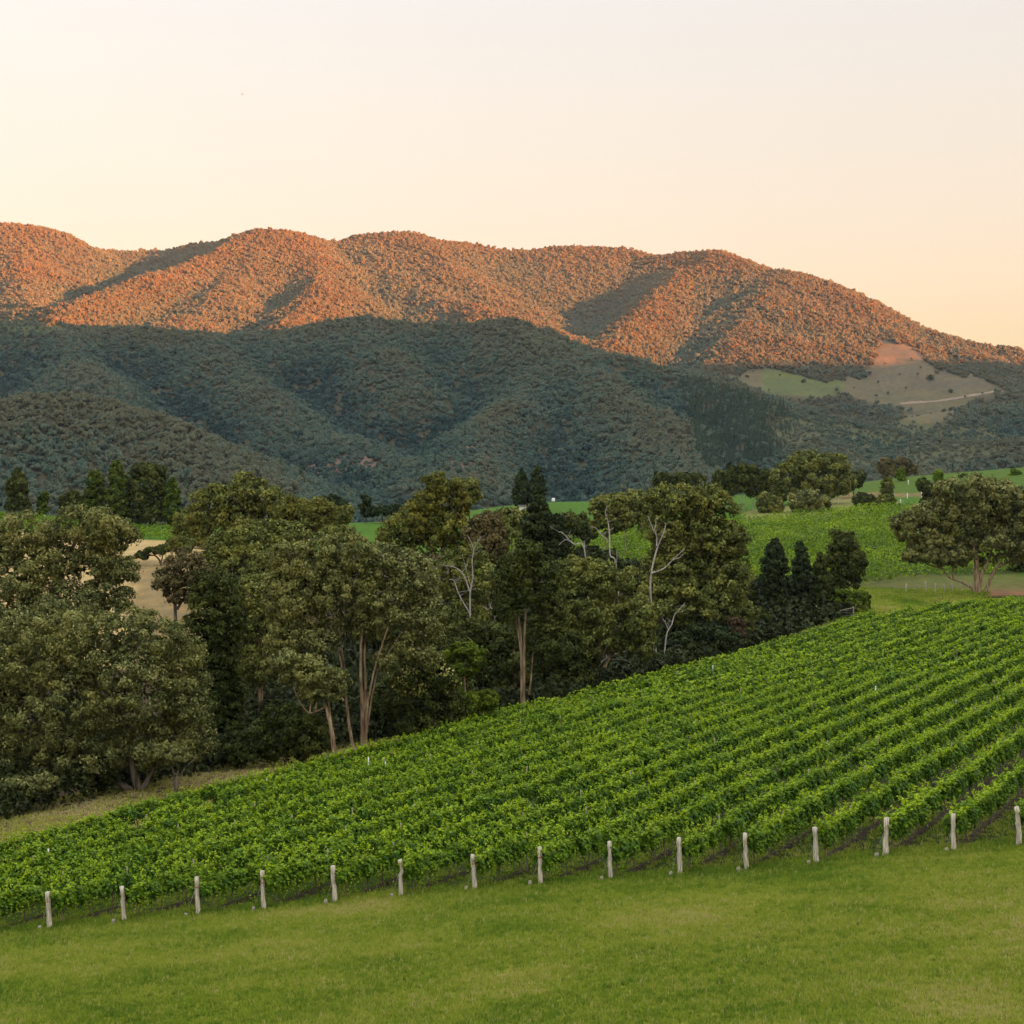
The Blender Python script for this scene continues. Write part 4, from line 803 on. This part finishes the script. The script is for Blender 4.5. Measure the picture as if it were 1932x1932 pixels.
# undergrowth along the creek, leaves made very dark to paint the shade under trees
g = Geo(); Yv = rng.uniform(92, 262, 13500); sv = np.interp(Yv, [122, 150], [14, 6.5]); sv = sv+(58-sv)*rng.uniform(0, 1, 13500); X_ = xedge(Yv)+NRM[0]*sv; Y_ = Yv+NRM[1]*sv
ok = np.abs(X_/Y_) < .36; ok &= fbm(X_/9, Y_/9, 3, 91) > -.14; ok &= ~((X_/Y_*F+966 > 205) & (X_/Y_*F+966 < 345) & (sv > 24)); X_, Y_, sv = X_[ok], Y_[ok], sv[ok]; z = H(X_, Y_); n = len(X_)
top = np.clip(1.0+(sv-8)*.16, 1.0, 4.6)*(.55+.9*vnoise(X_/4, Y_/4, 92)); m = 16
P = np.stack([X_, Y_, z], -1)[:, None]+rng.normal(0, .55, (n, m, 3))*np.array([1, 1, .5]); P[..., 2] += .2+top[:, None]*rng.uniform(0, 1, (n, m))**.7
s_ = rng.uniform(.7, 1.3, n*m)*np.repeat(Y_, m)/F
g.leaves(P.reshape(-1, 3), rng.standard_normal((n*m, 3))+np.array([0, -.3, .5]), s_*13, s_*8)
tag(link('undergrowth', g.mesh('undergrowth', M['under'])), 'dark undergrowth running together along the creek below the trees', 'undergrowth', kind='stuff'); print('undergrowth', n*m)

# bleached dead trees and limbs
def dead(label, Y, stems, name='dead_tree'):
    stems = [(p_, a_*.62, b_*.7) for p_, a_, b_ in stems]
    e, off, _ = tree(name, label, 'dead tree', Y, stems, [], None, 'dead', 'bleached dead trees in the creek line', base=False, jitter=.25); return e
dead('bleached dead tree with two pale forked limbs, in the thicket under the golden topped gum', 175, [([(889, 1260), (888, 1191), (887, 1124), (892, 1090), (891, 1057), (894, 1037), (884, 1012)], 3.4, .8), ([(888, 1120), (874, 1084), (857, 1070), (833, 1066)], 2.2, .8), ([(888, 1160), (867, 1124), (857, 1097), (848, 1093)], 2.2, .9), ([(893, 1040), (900, 1024), (908, 1012)], 1.2, .5), ([(888, 1105), (880, 1075), (872, 1045)], 1, .5)])
dead('small bleached dead tree forked like antlers, beside the bundle of bare stems', 176, [([(936, 1240), (934, 1168), (924, 1141), (917, 1117), (913, 1096)], 2.4, .8), ([(936, 1180), (938, 1154), (949, 1136)], 1.6, .7), ([(926, 1145), (920, 1150), (912, 1144)], 1, .5)])
dead('tall bare white dead tree snaking up before the far vineyard', 204, [([(1170, 1190), (1162, 1066), (1151, 1048), (1150, 1014), (1147, 984), (1142, 968), (1146, 954)], 3, .8), ([(1150, 1023), (1137, 1011), (1126, 998), (1116, 993)], 1.5, .7), ([(1162, 1070), (1164, 1052), (1163, 1040)], 1, .5)])
dead('thin white dead tree bending over beside the conical cypress', 199, [([(1112, 1180), (1103, 1039), (1084, 1027), (1075, 1020), (1061, 1005), (1054, 1004)], 2.2, .8), ([(1076, 1021), (1066, 1019), (1054, 1028)], 1.3, .6), ([(1104, 1045), (1103, 1028), (1102, 1020)], 1, .5)])
dead('largest bleached dead tree, forked, standing in front of the massive dark gum', 203, [([(1236, 1230), (1228, 1130), (1229, 1083), (1239, 1038), (1250, 1011), (1256, 992), (1253, 985)], 3.6, .9), ([(1239, 1030), (1239, 1012), (1233, 1000), (1222, 973)], 2, .7), ([(1229, 1082), (1254, 1072), (1273, 1053), (1292, 1036)], 2.4, .8), ([(1270, 1056), (1282, 1052), (1288, 1046)], 1.4, .6), ([(1234, 1002), (1237, 990), (1238, 980)], 1, .5)])
dead('pale bare limbs rising from the dark thicket below the massive gum', 204, [([(1252, 1250), (1258, 1198), (1268, 1178), (1274, 1160), (1293, 1138)], 2.2, .8), ([(1262, 1190), (1256, 1176), (1250, 1166)], 1.2, .6)])
dead('long fallen pale log lying across the dark hollow', 186, [([(1112, 1278), (1143, 1243), (1182, 1228), (1217, 1223)], 3, 1.4), ([(1146, 1244), (1165, 1244), (1184, 1247)], 1.5, .8)], 'fallen_log')
print('trees', NT)

# ---------------------------------------------------------------- far vineyards (rows run together into one mass)
def vine_mass(name, label, poly, Y0, Y1, gap, per, size, hgt):
    g = Geo(); P = []
    for Yr in np.arange(Y0, Y1, gap):
        n = int(.8*Yr*per); X_ = rng.uniform(-.36*Yr, .36*Yr, n); Y_ = Yr+.06*X_+rng.normal(0, .22, n); z = H(X_, Y_); x_ = 966+X_/Y_*F; y_ = 966-z/Y_*F
        ok = inpoly(x_, y_, poly); v = .8+.5*vnoise(X_*.35, Y_*.35, 3)
        P.append(np.stack([X_, Y_, z+rng.uniform(.3, hgt, n)*v], -1)[ok])
    P = np.concatenate(P); n = len(P)
    g.leaves(P, rng.standard_normal((n, 3))*.7+np.array([0, -.5, .8]), size*rng.uniform(.6, 1.3, n), size*rng.uniform(.5, .9, n))
    me = g.mesh(name, M['vine']); attr(me, 'young', np.repeat(rng.uniform(0, .75, n)*vnoise(P[:, 0]*.12, P[:, 1]*.12, 4), 4)); print(name, n)
    tag(link(name, me), label, 'vineyard', kind='stuff')
vine_mass('far_vineyard', 'leafy rows of the far vineyard run together on the slope beyond the creek', FARV, 285, 500, 3.6, 13, .6, 2.1)
vine_mass('flat_vineyard', 'bright vine rows on the upper flat in front of the poplars', [(-80,972),(200,988),(345,996),(345,1024),(200,1012),(-80,1000)], 340, 400, 2.6, 10, .5, 1.9)

# ---------------------------------------------------------------- fences, gate, shed, far house
def fpost(x, y, Y, h, r0, label, grp, mat='stake', lean=0):
    X_ = (x-966)/F*Y; g = Geo(); g.tube([[0, 0, -.3], [lean*.5, 0, h*.5], [lean, 0, h]], [r0, r0, r0*.92], 7, .04)
    tag(link('fence_post', g.mesh('fence_post', M[mat]), None, (X_, Y, h1(X_, Y))), label, 'post', grp)
for k, (x, d) in enumerate(((1709, 'farthest from the big spreading gum'), (1748, 'tallest and leaning'), (1764, 'third from the farthest one'), (1783, 'grey and slim under the leafy boughs'), (1798, 'leaning away from the big spreading gum'), (1815, 'second nearest the forked trunks'), (1832, 'nearest the forked trunks'))):
    fpost(x, 1118, 312, 2.2 if k == 1 else 1.7, .1, f'grey timber fence post by the far vines, {d}', 'fence posts below the far vineyard', 'post', rng.normal(0, .12))
for k, (x, Y, d) in enumerate(((1687, 535, 'nearest the sparse conifer'), (1712, 535, 'the middle one of three'), (1739, 535, 'below the dull young tree'), (1699, 505, 'set lower, at the top of the vines'), (1714, 590, 'alone, higher on the hill'), (1581, 530, 'beside the great round tree'))):
    fpost(x, 940, Y, 1.75, .16, f'white fence post on the grass hill, {d}', 'white posts on the grass hill', 'white')
# braced strainer fence at the corner of the near vineyard
Y = 256; bx = (1589-966)/F*Y; e = empty('corner_fence', (bx, Y, h1(bx, Y))); tag(e, 'timber corner fence with a sloping rail beside the cypress group', 'fence')
def loc(x): X_ = (x-966)/F*Y; return np.array([X_-bx, 0, h1(X_, Y)-e.location.z])
for x, h in ((1540, 1.9), (1568, 1.5), (1610, 1.9)):
    g = Geo(); c = loc(x); g.tube([c+[0, 0, -.3], c+[0, 0, h*.5], c+[.02, 0, h]], .12, 7, .04); link('post', g.mesh('post', M['stake']), e)
g = Geo(); g.tube([loc(1570)+[0, -.12, 1.0], loc(1590)+[0, -.14, 1.35], loc(1609)+[0, -.12, 1.7]], .07, 6); link('rail', g.mesh('rail', M['stake']), e)
for h in (.5, .9, 1.3):
    g = Geo(); g.tube([loc(1540)+[0, 0, h], loc(1568)+[0, 0, h], loc(1610)+[0, 0, h]], .015, 4); link('wire', g.mesh('wire', M['wire']), e)
# small white shed half hidden by trees on the brow
Y = 508; bx = (990-966)/F*Y; bz = h1(bx, Y)+.2; e = empty('shed', (bx, Y, bz)); tag(e, 'small white flat roofed shed at the foot of the conifer pair', 'shed')
g = Geo(); g.box((0, 1.2, 1.1), (1.9, 1.2, 1.4)); link('wall', g.mesh('wall', M['white']), e)
g = Geo(); g.box((.3, 1.0, 2.58), (2.5, 1.7, .07)); link('roof', g.mesh('roof', M['roofgrey']), e)
g = Geo(); g.box((.95, -.03, .75), (.5, .04, 1.0)); link('door', g.mesh('door', M['bark_vine']), e)
Y = 592; bx = (1044-966)/F*Y; g = Geo(); g.tube([[0, 0, -.1], [0, 0, .9], [0, 0, 1.0]], [.62, .62, .5], 12)
tag(link('water_tank', g.mesh('water_tank', M['white']), None, (bx, Y, h1(bx, Y)+.35)), 'tiny round white tank on the brow of the green paddock', 'tank')
# white house among the trees on the mountain top
Y = 3655; bx = (1077-966)/F*Y; bz = (966-481)/F*Y
e = empty('house', (bx, Y, bz)); tag(e, 'tiny white roofed house among the trees on the mountain crest', 'house')
g = Geo(); g.box((0, 0, 1.5), (4.5, 3, 5)); link('wall', g.mesh('wall', M['roofgrey']), e)
g = Geo(); g.add([[-5.2, -3.6, 6.4], [5.2, -3.6, 6.4], [5.2, 3.6, 6.4], [-5.2, 3.6, 6.4], [-4.6, 0, 9], [4.6, 0, 9]], [[0, 1, 5, 4], [2, 3, 4, 5], [3, 2, 1, 0]], [[1, 2, 5], [3, 0, 4]]); link('roof', g.mesh('roof', M['white']), e)
# dirt track round the foot of the bare slope
tp = smoothpoly([(1700,764,0),(1745,761,0),(1790,756,0),(1832,749,0),(1875,741,0),(1912,738,0)], 8)
g = Geo(); V = []
for x, y, _ in tp:
    u_ = (x-966)/F; Ys = np.linspace(1700, 3300, 800); za = bilin(np.full(800, u_), Ys, HZ); k = int(np.argmax(za/Ys > (966-y)/F)); V.append([u_*Ys[k], Ys[k], za[k]])
V = np.array(V); V2 = V.copy(); V2[:, 1] += 9; V2[:, 2] = bilin(V2[:, 0]/V2[:, 1], V2[:, 1], HZ)
VV = np.concatenate([V, V2]); VV[:, 2] += .5; n = len(V); k = np.arange(n-1)
tag(link('dirt_track', mesh_np('dirt_track', VV, [np.stack([k, k+1, k+1+n, k+n], -1)], rough_mat('pale_track_dirt', (.20, .145, .10), (.28, .205, .14), .05, None, 0, .95))), kind='structure')
# a bird high in the sky
Y = 150.0; c = w3(457, 178, Y); e = empty('bird', c.tolist()); e.scale = (.5, .5, .5); e.rotation_euler = (0, R(35), R(40)); tag(e, 'tiny dark bird flying high in the pale sky', 'bird')
g = Geo(); g.tube(smoothpoly([[-.13, 0, .0], [-.07, 0, .01], [.03, 0, .0], [.1, 0, -.02]], 3), np.array([.008, .02, .035, .045, .048, .045, .035, .03, .028, .02]), 8); link('body', g.mesh('body', M['bird'], True), e)
for s_ in (-1, 1):
    g = Geo(); g.add([[.05, 0, .02], [-.06, 0, .02], [-.03, s_*.2, .1], [.06, s_*.18, .1], [-.08, s_*.42, .07], [-.06, s_*.44, .07], [.05, 0, .0], [-.06, 0, .0], [-.03, s_*.2, .085], [.06, s_*.18, .085]], [[0, 1, 2, 3], [3, 2, 4, 5], [6, 9, 8, 7]], [[9, 5, 8]]); link('wing', g.mesh('wing', M['bird']), e)

# ---------------------------------------------------------------- lone trees on the bare mountain slopes
for x, y, r_, d in ((1755, 718, 7, 'dark round tree alone on the bare slope'), (1794, 742, 5, 'small tree low on the bare slope above the track'), (1516, 722, 5, 'small tree in the middle of the greenish clearing'), (1852, 712, 9, 'tree clump at the edge of the narrow bare strip')):
    u_ = (x-966)/F; Ys = np.linspace(1700, 3500, 900); za = bilin(np.full(900, u_), Ys, HZ); k = int(np.argmax(za/Ys > (966-y)/F)); c = np.array([u_*Ys[k], Ys[k], za[k]]); pm = Ys[k]/F
    e = empty('hill_tree', c.tolist()); tag(e, d, 'tree', 'lone trees on the bare mountain slopes')
    g = Geo(); P_ = rng.normal(0, .45, (160, 3))*np.array([1, 1, .75]); P_ = P_/np.maximum(1, np.linalg.norm(P_, axis=1, keepdims=True)); g.leaves(P_*r_*pm+np.array([0, 0, r_*pm*.8]), P_+rng.normal(0, .3, (160, 3)), r_*pm*.5, r_*pm*.35); link('crown', g.mesh('crown', M['deep']), e)
    g = Geo(); g.tube([[0, 0, -1], [.1, 0, r_*pm*.8]], [.5, .3], 5); link('trunk', g.mesh('trunk', M['bark_grey']), e)

# ---------------------------------------------------------------- grass
def tuft(seed, n, h, w_, tall=False):
    r = np.random.default_rng(seed); g = Geo(); V = []; 
    b = r.normal(0, w_, (n, 2))*(.6 if tall else 1); a = r.uniform(0, 6.28, n); l = h*r.uniform(.5, 1.25, n); ln = r.normal(0, .35, (n, 2))*l[:, None]
    d = np.stack([np.cos(a), np.sin(a)], -1)*.0085*(1.6 if not tall else 1)
    z0 = np.full(n, -.02)
    p0 = np.c_[b-d, z0]; p1 = np.c_[b+d, z0]; p2 = np.c_[b+ln*.4+d*.7, l*.6]; p3 = np.c_[b+ln*.4-d*.7, l*.6]; p4 = np.c_[b+ln, l]
    V = np.stack([p0, p1, p2, p3, p4], 1).reshape(-1, 3); i = np.arange(n)*5
    g.add(V, np.stack([i, i+1, i+2, i+3], -1), np.stack([i+3, i+2, i+4], -1)); return g
M['blade'] = glow(instmat('meadow_grass_blades', [(0, (.15, .25, .024)), (.3, (.29, .38, .036)), (.6, (.41, .445, .065)), (.85, (.52, .48, .13)), (1, (.62, .52, .24))]), .5)
gr_c = store('grass_forms', [bpy.data.objects.new('grass_form', tuft(700+i, 11, .11, .055).mesh('grass_form', M['blade'])) for i in range(6)])
n = 135000
Y_ = np.sqrt(rng.uniform(45**2, 92**2, n)); u = rng.uniform(-.345, .345, n); X_ = u*Y_; z = Hn(X_, Y_)
lowv = fbm(X_/7, Y_/4.5, 4, 51); fine = fbm(X_/1.3, Y_/1.0, 3, 52)
ok = (Y_ < 79.3+1.2*lowv) | (rng.uniform(0, 1, n) < .2)
k = np.nonzero(ok)[0]; n = len(k)
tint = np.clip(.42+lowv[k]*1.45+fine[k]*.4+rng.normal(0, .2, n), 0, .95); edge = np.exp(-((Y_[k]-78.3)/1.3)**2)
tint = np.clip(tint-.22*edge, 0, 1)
s_ = rng.uniform(.6, 1.5, n)*(1+.4*fine[k])*(1+.9*edge*rng.uniform(0, 1, n)); s_ = np.clip(s_, .35, 2.6)
scatter('grass', np.stack([X_[k], Y_[k], z[k]], -1), np.stack([s_*1.15, s_*1.15, s_], -1), np.stack([np.zeros(n), np.zeros(n), rng.uniform(0, 6.28, n)], -1), tint, rng.integers(0, 6, n), gr_c, 'short green meadow grass with yellow dry patches below the vine rows', 'grass')
# seed stalks standing above the meadow
st_c = store('stalk_forms', [bpy.data.objects.new('stalk_form', tuft(800+i, 6, .24, .05, True).mesh('stalk_form', M['blade'])) for i in range(4)])
n = 30000; Y_ = np.sqrt(rng.uniform(45**2, 80**2, n)); u = rng.uniform(-.345, .345, n); X_ = u*Y_; ok = fbm(X_/5, Y_/3.2, 4, 58) > rng.normal(.0, .12, n); X_, Y_ = X_[ok], Y_[ok]; n = len(X_); z = Hn(X_, Y_); s_ = rng.uniform(.6, 1.2, n)
scatter('seed_grass', np.stack([X_, Y_, z], -1), np.stack([s_, s_, s_], -1), np.stack([np.zeros(n), np.zeros(n), rng.uniform(0, 6.28, n)], -1), np.clip(rng.normal(.66, .2, n), 0, 1), rng.integers(0, 4, n), st_c, 'thin pale seed stalks standing above the meadow grass', 'grass')
# dry grass on the bare strip between vines and creek trees, and on the tan paddock
n = 13000
Yv = rng.uniform(88, 175, n); sv = rng.uniform(1.0, 20, n); X_ = xedge(Yv)+NRM[0]*sv; Y_ = Yv+NRM[1]*sv; ok = np.abs(X_/Y_) < .35; X_, Y_ = X_[ok], Y_[ok]; n = len(X_); z = Hn(X_, Y_)
lowv = fbm(X_/6, Y_/6, 3, 53); tint = np.clip(.86+lowv*.9+rng.normal(0, .15, n), 0, 1); s_ = rng.uniform(.8, 2.0, n)
scatter('dry_grass', np.stack([X_, Y_, z], -1), np.stack([s_*1.6, s_*1.6, s_], -1), np.stack([np.zeros(n), np.zeros(n), rng.uniform(0, 6.28, n)], -1), tint, rng.integers(0, 6, n), gr_c, 'dry straw coloured grass on the bare strip between the vines and the creek trees', 'grass')
n = 9000
Y_ = rng.uniform(250, 318, n); X_ = (rng.uniform(1450, 1990, n)-966)/F*Y_; ok = ((X_-xedge(Y_))*NRM[0] > -70) & (X_/Y_*F+966 < 1862); ok &= ~((Y_ < 250+(X_-.55*(Y_-78)+39)*2.47) & (X_ > xedge(Y_)))
X_, Y_ = X_[ok], Y_[ok]; n = len(X_); z = Hn(X_, Y_); lowv = fbm(X_/9, Y_/14, 3, 57); tint = np.clip(.42+lowv*1.4+rng.normal(0, .15, n), 0, 1); s_ = rng.uniform(2.0, 4.2, n)
scatter('rough_grass', np.stack([X_, Y_, z], -1), np.stack([s_*1.8, s_*1.8, s_*.8], -1), np.stack([np.zeros(n), np.zeros(n), rng.uniform(0, 6.28, n)], -1), tint, rng.integers(0, 6, n), gr_c, 'rough grass on the headland between the near and far vineyards', 'grass')

# ---------------------------------------------------------------- evening haze
hz = Geo(); hz.box((0, 1100, 340), (5200, 3700, 380))
m = bpy.data.materials.new('haze'); m.use_nodes = True; t = m.node_tree; t.nodes.remove(t.nodes['Principled BSDF'])
pv = t.nodes.new('ShaderNodeVolumePrincipled'); pv.inputs['Color'].default_value = (.66, .82, 1, 1); pv.inputs['Density'].default_value = 2.4e-5
pv.inputs['Anisotropy'].default_value = 0
t.links.new(pv.outputs[0], t.nodes['Material Output'].inputs['Volume'])
hob = link('haze', hz.mesh('haze', m)); tag(hob, 'thin pale evening haze lying over the whole valley', 'haze', kind='stuff')
